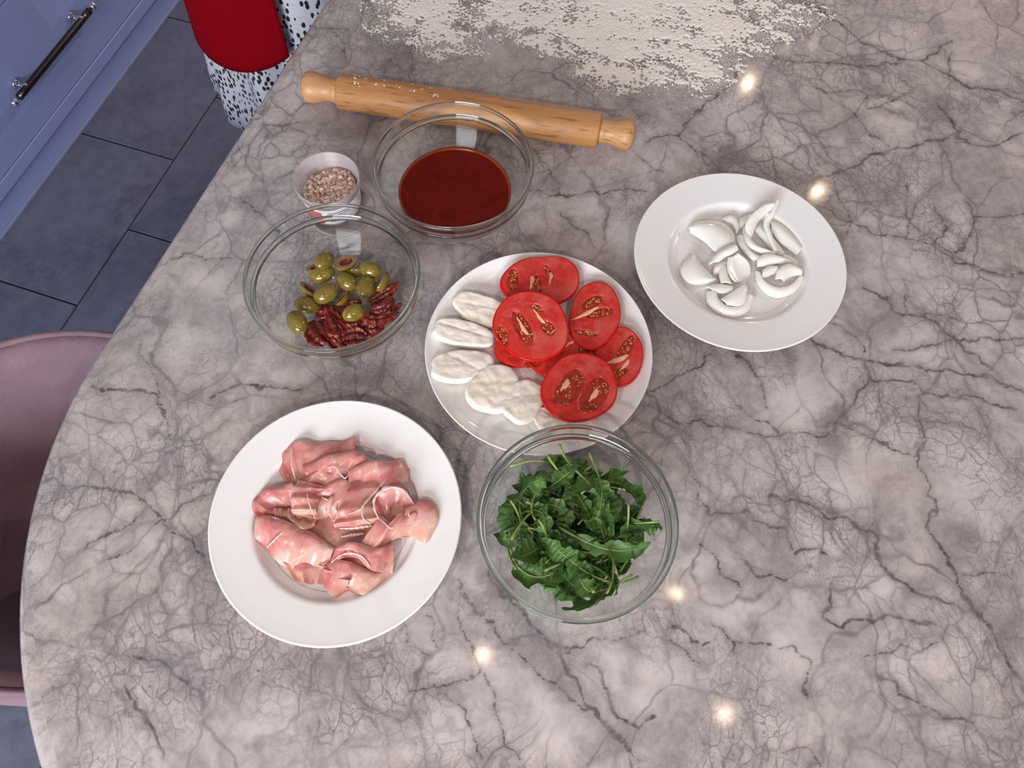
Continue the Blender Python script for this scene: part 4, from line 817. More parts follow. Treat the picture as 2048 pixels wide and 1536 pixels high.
ham('arched orange-tinged ham slice at the left with curled folds beside it', (520, 660),
    [([(550, 545), (450, 568), (370, 598), (322, 638), (308, 690), (330, 742)], [(575, 660), (500, 668), (440, 690), (415, 715), (400, 745), (410, 775)], [.020, .019, .018, .0165, .016, .016], [.014, .012, .012, .012, .013, .014], .010, .0015, .002),
     ([(575, 525), (550, 600), (542, 680), (562, 728)], [(750, 560), (690, 615), (662, 690), (672, 752)], [.023, .026, .026, .021], [.019, .021, .022, .018], .008, .0018, .003),
     ([(512, 680), (528, 755), (600, 806), (668, 782)], [(548, 695), (572, 730), (622, 745), (672, 750)], [.021, .021, .021, .019], [.014, .013, .014, .016], .004, .0014, 0),
     ([(690, 625), (750, 640), (800, 610), (860, 590)], [(680, 745), (740, 720), (790, 690), (820, 700)], [.018, .020, .022, .020], [.016, .017, .018, .018], .006, .0022, .005),
     ([(400, 700), (460, 690), (520, 715)], [(420, 760), (470, 770), (540, 765)], [.014, .016, .015], .013, .005, .0015, 0)],
    [([(575, 525), (550, 590), (540, 660), (548, 690), (575, 712)], [.026, .029, .029, .027, .023], .0011), ([(620, 600), (640, 680), (668, 745)], [.033, .032, .024], .0009), ([(705, 620), (750, 638), (800, 632)], [.022, .024, .025], .0010)])
ham('large smooth ham slice rolled over at the lower left, shining on top', (540, 880),
    [([(330, 742), (420, 748), (520, 788), (620, 830), (720, 892), (786, 942)], [(318, 830), (388, 912), (480, 1002), (560, 1018), (660, 1012), (755, 1002)], [.015, .020, .022, .021, .018, .015], [.0125, .0125, .0115, .0110, .0105, .0105], .0115, .0010, .001),
     ([(470, 990), (600, 1012), (730, 1008)], [(545, 1088), (620, 1112), (705, 1118)], .0105, .0098, .003, .0012, 0)],
    [([(325, 745), (400, 740), (440, 745), (480, 765)], [.0165, .021, .023, .024], .0016), ([(520, 790), (470, 830), (420, 880), (385, 915)], [.026, .0285, .026, .016], .0012)])
ham('crumpled ham slice at the bottom of the pile with a dark fold across it', (920, 1020),
    [([(755, 992), (800, 930), (860, 894), (970, 908), (1060, 922), (1132, 890)], [(770, 1005), (850, 962), (920, 972), (985, 1032), (1050, 1045), (1115, 1000)], [.016, .022, .025, .026, .025, .019], [.019, .022, .024, .023, .020, .016], .005, .0016, .003),
     ([(700, 1022), (780, 1008), (880, 1018), (960, 1042), (1050, 1062), (1132, 940)], [(720, 1132), (790, 1186), (870, 1160), (955, 1180), (1040, 1142), (1122, 1050)], [.014, .017, .018, .017, .016, .015], [.0105, .0105, .0115, .0105, .0108, .0125], .007, .0034, .006),
     ([(700, 1015), (740, 1060), (760, 1110)], [(870, 1040), (865, 1090), (840, 1140)], [.015, .017, .014], [.017, .019, .015], .004, .003, .004)],
    [([(760, 1000), (820, 955), (880, 945), (940, 965), (990, 1030)], [.023, .027, .0285, .0285, .024], .0012)])

ham('ham slice tucked under the curled fat edge and the dark fold at the lower right', (1060, 860),
    [([(1005, 668), (1040, 615), (1100, 584), (1170, 594), (1228, 664)], [(1000, 800), (1080, 830), (1140, 845), (1200, 830), (1245, 790)], .0225, .0125, -.002, .0014, .002),
     ([(760, 985), (880, 940), (1000, 950), (1125, 920)], [(790, 1080), (880, 1090), (1000, 1100), (1105, 1060)], .0125, .0115, .003, .0014, .002)])
ham('short ruffled ham slice in the hollow at the middle of the pile', (800, 640),
    [([(780, 520), (850, 540), (900, 620), (880, 700)], [(690, 600), (720, 660), (760, 720), (790, 760)], [.022, .024, .023, .020], [.017, .018, .018, .016], .006, .003, .005)])

# ------------------------------------------------------------------ onion
ONION = NT('white_onion'); _P = ONION.coord(); _tc = ONION.node('ShaderNodeTexCoord'); _sx = ONION.node('ShaderNodeSeparateXYZ'); ONION.link(_tc.outputs['UV'], _sx.inputs[0])
_c2 = ONION.mix(ONION.noise(_P, 50, 4), (0.85, 0.82, 0.75), (0.92, 0.90, 0.86)); _st = ONION.node('ShaderNodeTexWave'); _st.inputs['Scale'].default_value = 5; _st.inputs['Distortion'].default_value = 1.5; ONION.link(_tc.outputs['UV'], _st.inputs[0])
_c2 = ONION.mix(ONION.math('MULTIPLY', _st.outputs['Fac'], 0.08), _c2, (0.70, 0.68, 0.52)); _c2 = ONION.mix(ONION.ramp(_sx.outputs[1], [(0.0, 0.35), (0.14, 0.0)]), _c2, (0.62, 0.66, 0.36))
ONION.set(Base_Color=_c2, Roughness=0.24, Subsurface_Weight=0.45, Subsurface_Radius=(.012, .012, .009), Subsurface_Scale=0.4, Coat_Weight=0.2, Coat_Roughness=0.1); ONION = ONION.m
def opx(x, y): return (1250 + x / 3.938, 330 + y / 3.938)
def onion(label, top, bot, zt, zb, bulge, thick=.0026, curl=0.0, seed=0):
    a = np.array(top).mean(0); b = np.array(bot).mean(0); org = bp(*opx(*((a + b) / 2)), HZ); 
    o = sheet('onion_slice', top, bot, zt, zb, bulge * 1.1, opx, ONION, None, thick, 26, 9, .0005, seed, org, curl, 40); o.location = org
    tag(o, label, 'onion slice', 'onion slices on the plate'); return o
onion('broad curved onion piece at the upper left of the plate', [(500, 510), (560, 450), (700, 438), (800, 470), (860, 550), (862, 615)], [(505, 532), (570, 572), (640, 622), (700, 682), (745, 686), (800, 655)], .012, .0115, .009, seed=1)
onion('half-round onion piece at the left edge of the well', [(530, 715), (450, 780), (438, 860), (500, 932), (600, 942), (705, 912)], [(548, 722), (592, 778), (640, 828), (690, 880), (706, 896), (712, 903)], .0115, .016, .005, seed=2)
onion('small onion sliver behind the broad upper-left piece', [(760, 425), (830, 398), (890, 450), (892, 512)], [(795, 452), (835, 465), (862, 505), (872, 545)], .013, .011, .003, seed=3)
onion('cupped onion piece at the centre of the heap', [(812, 725), (803, 800), (828, 880), (872, 922)], [(890, 690), (972, 760), (992, 850), (935, 902)], [.022, .020, .017, .014], [.024, .020, .016, .014], -.004, seed=4)
onion('thin onion strip leaning over the centre from the left', [(655, 790), (720, 700), (800, 648), (855, 628)], [(735, 765), (790, 725), (840, 704), (896, 668)], [.014, .019, .023, .025], [.016, .021, .025, .027], .004, .0022, seed=5)
onion('tall curved onion spike rising at the upper right', [(955, 545), (945, 470), (1000, 388), (1090, 318), (1176, 300)], [(985, 600), (1015, 520), (1050, 445), (1112, 392), (1172, 335)], [.016, .022, .028, .032, .034], [.014, .018, .021, .024, .030], .003, seed=6)
onion('slim onion strip falling from the tip of the tall spike', [(1200, 268), (1150, 370), (1092, 450), (1108, 530), (1172, 682)], [(1213, 285), (1176, 390), (1134, 462), (1154, 550), (1212, 692)], [.035, .030, .024, .021, .017], [.033, .027, .021, .019, .015], .002, .0022, seed=7)
onion('leaf-shaped onion piece at the right with a greenish edge', [(1132, 440), (1232, 470), (1330, 570), (1402, 652)], [(1152, 525), (1200, 595), (1280, 662), (1352, 716)], .014, .0115, .005, seed=8)
onion('bent onion strip under the tall spike', [(930, 480), (918, 580), (958, 655), (1060, 694), (1150, 722)], [(975, 560), (1002, 605), (1052, 655), (1130, 686), (1205, 700)], .013, .012, .006, seed=9)
onion('flat onion strip right of the centre with a pointed end', [(1028, 735), (1120, 700), (1212, 720), (1325, 764)], [(1038, 806), (1130, 796), (1205, 776), (1308, 778)], [.014, .018, .018, .015], [.012, .014, .015, .014], .004, seed=10)
onion('wide curved onion ring piece at the lower right', [(1018, 830), (1038, 930), (1100, 1010), (1200, 1050), (1320, 1012), (1390, 935), (1404, 880)], [(1060, 850), (1092, 910), (1152, 950), (1230, 966), (1310, 940), (1352, 905), (1372, 880)], .0100, .0155, .003, seed=11)
onion('bright onion chunk inside the lower right ring piece', [(1180, 905), (1208, 820), (1290, 782), (1382, 830)], [(1250, 922), (1285, 895), (1330, 875), (1392, 868)], [.015, .020, .021, .015], .015, .005, .003, seed=12)
onion('curved onion ring piece at the bottom of the heap', [(640, 995), (648, 1090), (740, 1172), (860, 1202), (970, 1152), (1022, 1050)], [(718, 1000), (740, 1062), (800, 1110), (880, 1120), (940, 1080), (968, 1010)], .0100, .0150, .003, seed=13)
onion('white triangular onion piece lying in the bottom ring piece', [(752, 1062), (840, 1000), (928, 944), (942, 948)], [(800, 1104), (890, 1116), (942, 1080), (958, 985)], [.014, .018, .019, .018], .0155, .003, .003, seed=14)
onion('small onion piece between the left half-round and the bottom ring', [(638, 962), (720, 938), (852, 958)], [(700, 1004), (770, 1012), (842, 1002)], .013, .014, .003, seed=15)
onion('onion strip lying below the cupped centre piece', [(752, 790), (738, 860), (752, 935)], [(802, 800), (812, 872), (842, 942)], .014, .013, .004, seed=16)

for _k, (_l, _t, _b, _zt, _zb, _bu) in enumerate((
    ('thin onion strip curling between the cupped centre piece and the spike', [(880, 560), (900, 640), (960, 720), (1020, 760)], [(930, 560), (950, 630), (1000, 690), (1060, 720)], .0145, .0135, .004),
    ('short onion strip crossing behind the leaf-shaped piece', [(1060, 470), (1120, 520), (1200, 620), (1260, 700)], [(1020, 520), (1080, 590), (1150, 670), (1210, 730)], .0125, .0115, .004),
    ('onion sliver standing beside the bright chunk', [(1080, 830), (1130, 800), (1200, 800)], [(1070, 900), (1130, 880), (1190, 850)], .0165, .0125, .004),
    ('narrow onion strip on the left of the cupped centre piece', [(700, 800), (760, 760), (820, 740)], [(690, 870), (750, 850), (810, 830)], .0135, .0115, .004),
    ('onion strip lying flat under the upper spike', [(900, 420), (960, 400), (1010, 380)], [(880, 520), (940, 480), (980, 440)], .0125, .0115, .003),
    ('small hooked onion piece at the right edge of the heap', [(1240, 700), (1300, 720), (1360, 760)], [(1230, 760), (1290, 790), (1340, 810)], .0125, .0115, .004))):
    onion(_l, _t, _b, _zt, _zb, _bu, .0020, seed=30 + _k)

# ------------------------------------------------------------------ olives and sun-dried tomatoes
OLIVE = fruit('green_olive_skin', (0.15, 0.115, 0.010), (0.31, 0.235, 0.030), 0.14, 55, 0.15, (.006, .006, .002), bump=0.22, bs=170, Coat_Weight=0.5, Coat_Roughness=0.06)
def _olive_tone():
    t = OLIVE.node_tree; b = t.nodes['Principled BSDF']; l = b.inputs['Base Color'].links[0].from_socket; oi = t.nodes.new('ShaderNodeObjectInfo'); m = t.nodes.new('ShaderNodeMix'); m.data_type = 'RGBA'; mm = t.nodes.new('ShaderNodeMath'); mm.operation = 'MULTIPLY'; mm.inputs[1].default_value = .6
    t.links.new(oi.outputs['Random'], mm.inputs[0]); t.links.new(mm.outputs[0], m.inputs[0]); t.links.new(l, m.inputs[6]); m.inputs[7].default_value = (.20, .125, .018, 1); t.links.new(m.outputs[2], b.inputs['Base Color'])
_olive_tone()
OLIVE_CUT = fruit('olive_cut_flesh', (0.32, 0.155, 0.05), (0.42, 0.27, 0.085), 0.3, 90, 0.15, bump=0.2)
OLIVE_PIT = fruit('olive_pit_hollow', (0.12, 0.032, 0.022), (0.26, 0.085, 0.055), 0.3, 160, 0.05, bump=0.4)
def olive_meshes(L=.0146, Wd=.0106, D=.0098):
    n, k = 30, 9; th = np.linspace(0, 2 * np.pi, n, endpoint=False); V = []
    for i in range(k + 1):
        t = np.pi / 2 * i / k; V += [(L * math.cos(t) * math.cos(a), Wd * math.cos(t) * math.sin(a), D * math.sin(t)) for a in th]
    F = [(i * n + j, i * n + (j + 1) % n, (i + 1) * n + (j + 1) % n, (i + 1) * n + j) for i in range(k) for j in range(n)]
    skin = mesh('skin', V, F)
    V2 = [(f * L * math.cos(a), f * Wd * math.sin(a), h) for f, h in ((1.0, 0), (.93, -.0004), (.62, -.0001), (.55, .0008)) for a in th]
    cut = mesh('cut_face', V2, [(i * n + j, (i + 1) * n + j, (i + 1) * n + (j + 1) % n, i * n + (j + 1) % n) for i in range(3) for j in range(n)])
    V3 = [(f * L * math.cos(a), f * Wd * math.sin(a), h) for f, h in ((.55, .0008), (.48, .0032), (.30, .0050), (.02, .0056)) for a in th]
    pit = mesh('pit_hollow', V3, [(i * n + j, (i + 1) * n + j, (i + 1) * n + (j + 1) % n, i * n + (j + 1) % n) for i in range(3) for j in range(n)])
    for m, mt in ((skin, OLIVE), (cut, OLIVE_CUT), (pit, OLIVE_PIT)): m.materials.append(mt); smooth(m)
    return skin, cut, pit
OM = olive_meshes(); OSTALK = mesh('stalk_end', *ellipsoid((.0132, 0, .001), (.0016, .0022, .0022), nu=8, nv=6)); OSTALK.materials.append(OLIVE_CUT)
def cpo(x, y): return (560 + x / 6.981, 490 + y / 6.981)
def settle(px, py, z, margin):
    """slide up the sloping side of the bowl until the piece lies inside the glass"""
    for _ in range(60):
        p = bp(px, py, z); lim = np.interp(z, [q[1] for q in BOWL_IN], [q[0] for q in BOWL_IN])
        if np.hypot(*(p[:2] - OLIVE_C)) < lim - margin: break
        z += .0008
    return p
def olive(cx, cy, z, yaw, pitch, roll, label, s=1.0):
    c = settle(*cpo(cx, cy), z, .0085); o = empty('olive', c, (R_(roll), R_(pitch), R_(yaw))); o.scale = (s, s, s); tag(o, label, 'olive', 'halved green olives in the glass bowl')
    for nm, m in zip(('skin', 'cut_face', 'pit_hollow'), OM):
        x = bpy.data.objects.new(nm, m); COL.objects.link(x); x.parent = o
    x = bpy.data.objects.new('stalk_end', OSTALK); COL.objects.link(x); x.parent = o; return o
olive(620, 215, .0230, 60, 10, 20, 'olive half at the back left of the olive heap, skin up')
olive(920, 230, .0330, 55, 15, 168, 'olive half turned cut side up, showing its purple pit hollow', 1.12)
olive(590, 410, .0275, 20, -6, 8, 'smooth olive half lying across the left of the heap', 1.12)
olive(1050, 345, .0180, 15, 0, 120, 'olive half on its side under the upturned one')
olive(930, 510, .0280, -30, 8, 28, 'shiny olive half in the middle of the heap, slit at one end')
olive(1265, 345, .0210, -10, 5, 30, 'olive half at the back right of the heap')
olive(1200, 590, .0260, 80, 4, 4, 'large glossy olive half at the right of the heap', 1.15)
olive(1420, 510, .0185, 70, 0, 105, 'olive half on edge at the far right, its hollow facing left')
olive(410, 610, .0160, -42, 0, 128, 'olive half on edge at the left of the heap, hollow showing')
olive(640, 680, .0275, 35, -8, 6, 'wrinkled dull olive half at the front of the heap', 1.12)
olive(860, 730, .0190, 70, 10, 130, 'small olive half with a bitten hollow behind the dried tomatoes', 0.95)
olive(370, 845, .0205, -8, 5, 5, 'olive half at the left, in front of the heap', 1.08)
olive(240, 1080, .0150, -55, 5, 6, 'pale olive half furthest left, beside the dried tomatoes', 1.12)
olive(1030, 945, .0330, 30, 0, 35, 'yellowish olive piece lying on top of the dried tomatoes', 0.98)
olive(500, 300, .0160, 40, 10, 150, 'olive half low at the back left, cut side up', 0.9)

SUNDRIED = fruit('sun_dried_tomato', (0.055, 0.0025, 0.0015), (0.27, 0.022, 0.008), 0.16, 130, 0.08, bump=0.6, bs=330, bd=.002, dist=2.0)
def dried(pts, z, w, label, seed, arch=.004):
    C = np.array([settle(*cpo(x, y), q, .0045) for (x, y), q in zip(pts, np.broadcast_to(z, (len(pts),)))]); org = C.mean(0); C = catmull(C - org, 34)
    T = np.gradient(C, axis=0); S = np.cross(T, (0, 0, 1.0)); S /= np.linalg.norm(S, axis=1)[:, None]; nv = 15; v = np.linspace(-1, 1, nv); sh = np.sin(np.linspace(.35, 2.8, 34)) ** .6
    P = C[:, None] + S[:, None] * (v[None, :, None] * w * sh[:, None, None]); P[..., 2] += (-arch * v ** 2 + .001)[None]
    q = P * 190 + seed * 7
    P = P + np.stack([.0019 * fbm(q, 3), .0019 * fbm(q + 21, 3), .0030 * fbm(q * .8 + 43, 3)], -1); P[..., 2] += .0016 * np.sin(v * 7 + seed)[None] * sh[:, None]
    ed = 1 + .25 * fbm(np.stack([np.linspace(0, 9, 34), np.full(34, seed)], -1), 2); P[:, 0] = C + (P[:, 0] - C) * ed[:, None]; P[:, -1] = C + (P[:, -1] - C) * ed[::-1, None]
    P = P.reshape(-1, 3); idx = np.arange(34 * nv).reshape(34, nv); Q = np.stack([idx[:-1, :-1], idx[1:, :-1], idx[1:, 1:], idx[:-1, 1:]], -1).reshape(-1, 4)
    o = obj('dried_tomato', fast_mesh('dried_tomato', P, Q), SUNDRIED, None, org); md = o.modifiers.new('thickness', 'SOLIDIFY'); md.thickness = .0022; md.offset = 0
    ms = o.modifiers.new('subdivision', 'SUBSURF'); ms.levels = 1; ms.render_levels = 1; tag(o, label, 'dried tomato', 'sun-dried tomatoes in the glass bowl'); return o
dried([(400, 1080), (470, 1180), (540, 1280), (640, 1360)], [.016, .018, .017, .014], .0135, 'widest dried tomato at the left front of the heap, beside the pale olive', 1)
dried([(690, 1000), (730, 1120), (800, 1250), (840, 1380)], [.024, .026, .024, .020], .0098, 'bright red dried tomato strip down the middle of the heap', 2)
dried([(1250, 890), (1370, 870), (1480, 820), (1545, 725)], [.026, .030, .032, .032], .0090, 'shiny curled dried tomato at the right, above the long strip', 3)
dried([(1250, 800), (1400, 690), (1550, 610), (1650, 530)], [.020, .024, .027, .031], .0088, 'dried tomato strip reaching furthest up to the right', 4)
dried([(1140, 990), (1280, 1030), (1430, 1030), (1640, 970)], [.027, .029, .028, .028], .0082, 'long dried tomato strip running to the right wall of the bowl', 5)
dried([(830, 1060), (950, 1100), (1050, 1080), (1110, 1040)], [.022, .025, .025, .022], .0075, 'short dried tomato under the yellowish olive piece', 6)
dried([(720, 860), (760, 930), (840, 990), (870, 1060)], [.020, .022, .022, .019], .0075, 'dried tomato standing just below the wrinkled olive', 7)
dried([(540, 900), (600, 930), (660, 880), (690, 850)], [.017, .018, .018, .016], .0105, 'dark dried tomato between the left olives and the red strip', 8)
dried([(900, 1330), (1000, 1300), (1110, 1290), (1200, 1310)], [.018, .020, .020, .018], .0120, 'round dried tomato with a dark hollow, nearest the front of the bowl', 9, -.003)
dried([(1200, 1130), (1290, 1150), (1370, 1130), (1420, 1090)], [.021, .023, .023, .022], .0075, 'small dried tomato at the right front of the heap', 10)
dried([(900, 900), (940, 840), (1040, 820), (1140, 800)], [.017, .018, .018, .018], .0085, 'dark dried tomato behind the yellowish olive piece', 11)
dried([(1050, 1180), (1180, 1230), (1300, 1220), (1400, 1180)], [.014, .015, .015, .016], .0130, 'darkest dried tomato, low in the right front of the heap', 12)
dried([(1560, 900), (1620, 870), (1690, 830)], [.027, .028, .030], .0050, 'thin dried tomato sliver against the right wall of the bowl', 13)
dried([(700, 1280), (760, 1340), (840, 1400), (900, 1430)], [.012, .013, .012, .012], .0095, 'dried tomato lowest at the front of the bowl', 14)
dried([(560, 1050), (640, 1130), (660, 1220)], [.013, .014, .013], .0085, 'dark dried tomato hidden between the widest one and the red strip', 15)
# ------------------------------------------------------------------ rocket leaves
def leaf_material(name, c1, c2):
    t = NT(name); P = t.coord(); tc = t.node('ShaderNodeTexCoord'); oi = t.node('ShaderNodeObjectInfo')
    n = t.noise(P, 90, 4, 0.6); c = t.mix(t.ramp(n, [(0.3, 0), (0.7, 1)]), c1, c2)
    c = t.mix(t.math('MULTIPLY', oi.outputs['Random'], 0.55), c, tuple(x * 0.5 for x in c1))
    t.set(Base_Color=c, Roughness=0.42, Specular_IOR_Level=0.4)
    tr = t.node('ShaderNodeBsdfTranslucent'); t.link(t.mix(0.5, c, (0.16, 0.30, 0.04)), tr.inputs[0]); mx = t.node('ShaderNodeMixShader'); mx.inputs[0].default_value = 0.14
    t.link(t.b.outputs[0], mx.inputs[1]); t.link(tr.outputs[0], mx.inputs[2]); t.link(mx.outputs[0], t.out.inputs['Surface'])
    t.bump(t.noise(P, 160, 4, 0.6), 0.35, .001); return t.m
LEAF = leaf_material('rocket_leaf', (0.052, 0.135, 0.026), (0.115, 0.245, 0.060)); STEM = fruit('rocket_stem', (0.17, 0.26, 0.065), (0.30, 0.39, 0.13), 0.35, 60, 0.1, bump=0)
def leaf_variant(seed):
    r = np.random.default_rng(seed); Lb = r.uniform(.046, .072); Ls = r.uniform(.018, .042); nu, nv = 44, 9
    bend, twist, side = r.uniform(.8, 3.2) * r.choice([-1, 1]), r.uniform(-1.0, 1.0), r.uniform(-.7, .7); N = 50
    # centre line bends in the leaf's plane and out of it
    s = np.linspace(0, 1, N); Lt = Lb + Ls; ang = bend * (s - Ls / Lt * .5) ** 2 * 1.1 + side * s + r.uniform(-1.8, 1.8) * (1 - s) ** 2; elev = r.uniform(-.7, .7) * np.sin(s * np.pi * 1.4) + r.uniform(-.9, .9) * s ** 2
    d = np.stack([np.cos(ang) * np.cos(elev), np.sin(ang) * np.cos(elev), np.sin(elev)], -1); C = np.cumsum(d, 0) * Lt / N; C -= C.mean(0)
    up = np.stack([-np.sin(elev) * np.cos(ang), -np.sin(elev) * np.sin(ang), np.cos(elev)], -1); S = np.cross(up, d)
    k0 = int(N * Ls / Lt); u = np.linspace(0, 1, nu); ks = np.clip((k0 + u * (N - 1 - k0)), 0, N - 1); ki = ks.astype(int)
    Cb, Sb, Ub = C[ki], S[ki], up[ki]; tw = twist * u
    Sb2 = Sb * np.cos(tw)[:, None] + Ub * np.sin(tw)[:, None]; Ub2 = -Sb * np.sin(tw)[:, None] + Ub * np.cos(tw)[:, None]
    env = .0150 * r.uniform(.75, 1.3) * np.sin(np.pi * np.clip(u, .02, 1) ** .62) ** .8 * (0.35 + .8 * u) + .0012
    lob = lambda ph: (1 - .80 * np.clip(np.sin(u * 2 * np.pi * r.uniform(2.0, 3.2) + ph), 0, 1) ** 1.3 * (1 - .72 * u)) * (1 + .10 * np.sin(u * 40 + ph))
    wl, wr = env * lob(r.uniform(0, 3)), env * lob(r.uniform(0, 3)); wl[-1] = wr[-1] = .0006
    v = np.linspace(-1, 1, nv); P = np.zeros((nu, nv, 3)); cup = r.uniform(.15, .9) * r.choice([-1, 1, 1])
    for j, q in enumerate(v):
        w = np.where(q < 0, wl, wr) * q; P[:, j] = Cb + Sb2 * w[:, None] + Ub2 * (cup * np.abs(w) * abs(q) * .8 + .0022 * (np.sin(u * 7.3 + seed + 2.2 * q) + .5 * np.sin(u * 15.1 + seed * 2 - 1.5 * q)) * abs(q))[:, None]
    V = P.reshape(-1, 3); idx = np.arange(nu * nv).reshape(nu, nv); Q = np.stack([idx[:-1, :-1], idx[:-1, 1:], idx[1:, 1:], idx[1:, :-1]], -1).reshape(-1, 4)
    blade = fast_mesh('leaf_blade', V, Q); smooth(blade); blade.materials.append(LEAF)
    st = C[::3][: int(N / 3 * .93)]; rad = np.interp(np.linspace(0, 1, len(st)), [0, Ls / Lt, Ls / Lt + .1, 1], [.0014, .0012, .0007, .0003]); stv = np.array(tube(st + .0003 * up[::3][:len(st)], rad, 6)[0]); stf = tube(st, rad, 6)[1]
    stem = mesh('stem', stv, stf); smooth(stem); stem.materials.append(STEM)
    return blade, stem, np.vstack([V, C])
LEAVES = [leaf_variant(100 + k) for k in range(16)]
bin_r = np.array([q[0] for q in BOWL_IN]); bin_z = np.array([q[1] for q in BOWL_IN])
def fits(W, m=.0020):
    r = np.hypot(W[:, 0], W[:, 1]); z = W[:, 2]
    lim = np.interp(z, bin_z, bin_r) - m; lim = np.where(z > bin_z[-1], .0885, lim)
    return (z > .0085).all() and (r < lim).all()
CL = bp(1150, 1072, .04)[:2] - ROCKET_C
def place_leaves():
    r = np.random.default_rng(42); out = []; tries = 0
    while len(out) < 150 and tries < 60000:
        tries += 1; k = r.integers(len(LEAVES)); a, q = r.uniform(0, 6.283), math.sqrt(r.random()); layer = len(out) / 150
        q = q ** (1.15 - .55 * layer); x, y = CL[0] + .080 * q * math.cos(a), CL[1] + .080 * q * math.sin(a)
        z = .014 + layer * (.058 - .012 * q * q) + r.uniform(-.003, .004)
        e = Euler((r.normal(0, .38), r.normal(0, .38), r.uniform(0, 6.283))); s = r.uniform(.9, 1.22)
        W = LEAVES[k][2] @ np.array(e.to_matrix()).T * s + np.array([x, y, z])
        if np.hypot(W[:, 0] - CL[0], W[:, 1] - CL[1]).max() > .093 or W[:, 2].max() > .088: continue
        if fits(W): out.append((k, x, y, z, e, s))
    return out
PLACED = []
for i, (k, x, y, z, e, s) in enumerate(place_leaves()):
    b = bpy.data.objects.new('rocket_leaf', LEAVES[k][0]); COL.objects.link(b); b.location = (ROCKET_C[0] + x, ROCKET_C[1] + y, z); b.rotation_euler = e; b.scale = (s, s, s)
    st = bpy.data.objects.new('stem', LEAVES[k][1]); COL.objects.link(st); st.parent = b
    PLACED.append((b, x - CL[0], y - CL[1], z))
def label_leaves():
    P = np.array([q[1:] for q in PLACED]); done = {}
    for nm, i in (('rocket leaf reaching furthest left in the glass bowl', P[:, 0].argmin()), ('rocket leaf reaching furthest right in the glass bowl', P[:, 0].argmax()), ('rocket leaf nearest the plate of tomatoes in the glass bowl', P[:, 1].argmax()), ('rocket leaf nearest the front of the glass bowl', P[:, 1].argmin()), ('rocket leaf lying highest on the heap in the glass bowl', P[:, 2].argmax())):
        done.setdefault(int(i), nm)
    rank = P[:, 2].argsort().argsort() / len(P)
    for i, (b, x, y, z) in enumerate(PLACED):
        side = 'in the middle' if math.hypot(x, y) < .024 else ['at the right', 'at the back right', 'at the back', 'at the back left', 'at the left', 'at the front left', 'at the front', 'at the front right'][int(((math.atan2(y, x) + math.pi / 8) % (2 * math.pi)) / (math.pi / 4))]
        depth = 'lying on top' if rank[i] > .72 else ('half covered' if rank[i] > .4 else 'buried low')
        tag(b, done.get(i, f'lobed rocket leaf {depth} {side} of the glass bowl'), 'leaf', 'rocket leaves in the glass bowl')
label_leaves()

# ------------------------------------------------------------------ velvet tub stool by the rounded corner
VELVET = NT('mauve_velvet'); _v = VELVET.coord(); _n = VELVET.noise(_v, 9, 5, 0.6, 0.8)
VELVET.set(Base_Color=VELVET.mix(VELVET.ramp(_n, [(0.3, 0), (0.7, 1)]), (0.17, 0.105, 0.130), (0.26, 0.165, 0.195)), Roughness=0.9, Sheen_Weight=0.9, Sheen_Roughness=0.35, Sheen_Tint=(0.80, 0.62, 0.72))
VELVET.bump(VELVET.noise(_v, 260, 3), 0.35, .002); VELVET = VELVET.m
BLACK_METAL = plain('black_metal', (0.02, 0.02, 0.022), 0.35, 0.05, 40, Metallic=0.8)
def stool():
    # local: +x faces the worktop (open front), seat centre at the origin, z from the floor
    c = bp(110, 986, -.15); ang = math.atan2(eu[1], eu[0]) + R_(12)
    o = empty('bar_stool', (c[0], c[1], FLOOR_Z), (0, 0, ang)); tag(o, 'mauve velvet tub bar stool tucked in at the rounded corner', 'stool')
    n = 72; A = np.linspace(R_(14), R_(346), n)                              # wraps round the back and both sides
    def ring(r_in, z): return [(r_in * math.cos(a) * 1.02, r_in * math.sin(a), z) for a in A]
    top = .735 + .045 * np.clip(-np.cos(A), 0, 1) - .085 * np.clip(np.cos(A), 0, 1) ** .8   # lower towards the front
    V = []; prof = [(.120, .0), (.150, .07), (.180, .35), (.203, .74), (.213, .92), (.224, .985), (.238, 1.0), (.250, .98), (.257, .92), (.256, .75), (.245, .35), (.225, .0)]
    z0 = .36
    for r_, h in prof: V += [(r_ * math.cos(a) * 1.02, r_ * math.sin(a), z0 + (t - z0) * h) for a, t in zip(A, top)]
    m = len(prof); F = [(i * n + j, i * n + j + 1, (i + 1) * n + j + 1, (i + 1) * n + j) for i in range(m - 1) for j in range(n - 1)]
    F += [((m - 1) * n + j, (m - 1) * n + j + 1, j + 1, j) for j in range(n - 1)]; F += [tuple(i * n for i in range(m)), tuple(i * n + n - 1 for i in range(m))[::-1]]
    obj('backrest', mesh('backrest', V, F), VELVET, o)
    pip = [(.242 * math.cos(a) * 1.02, .242 * math.sin(a), t + .001) for a, t in zip(A, top)]
    obj('piping', mesh('piping', *tube(pip, .0045, 8)), VELVET, o)
    obj('seat', lathe_mesh('seat', [(0, .440), (.10, .438), (.140, .428), (.150, .410), (.150, .390), (.140, .365), (0, .36)], 64), VELVET, o)
    obj('column', lathe_mesh('column', [(0, .36), (.06, .355), (.03, .33), (.025, .31), (.025, .05), (.03, .03), (.03, .02)], 32), BLACK_METAL, o)
    obj('base_disc', lathe_mesh('base_disc', [(0, .028), (.05, .026), (.19, .012), (.20, .006), (.20, .0), (0, 0)], 64), BLACK_METAL, o)
    fr = [(.15 * math.cos(a), .15 * math.sin(a), .26) for a in np.linspace(-1.5, 1.5, 24)]
    obj('footrest', mesh('footrest', *join([tube(fr, .009, 10), tube([(0, 0, .26), (.15, 0, .26)], .008, 10)])), BLACK_METAL, o)
stool()

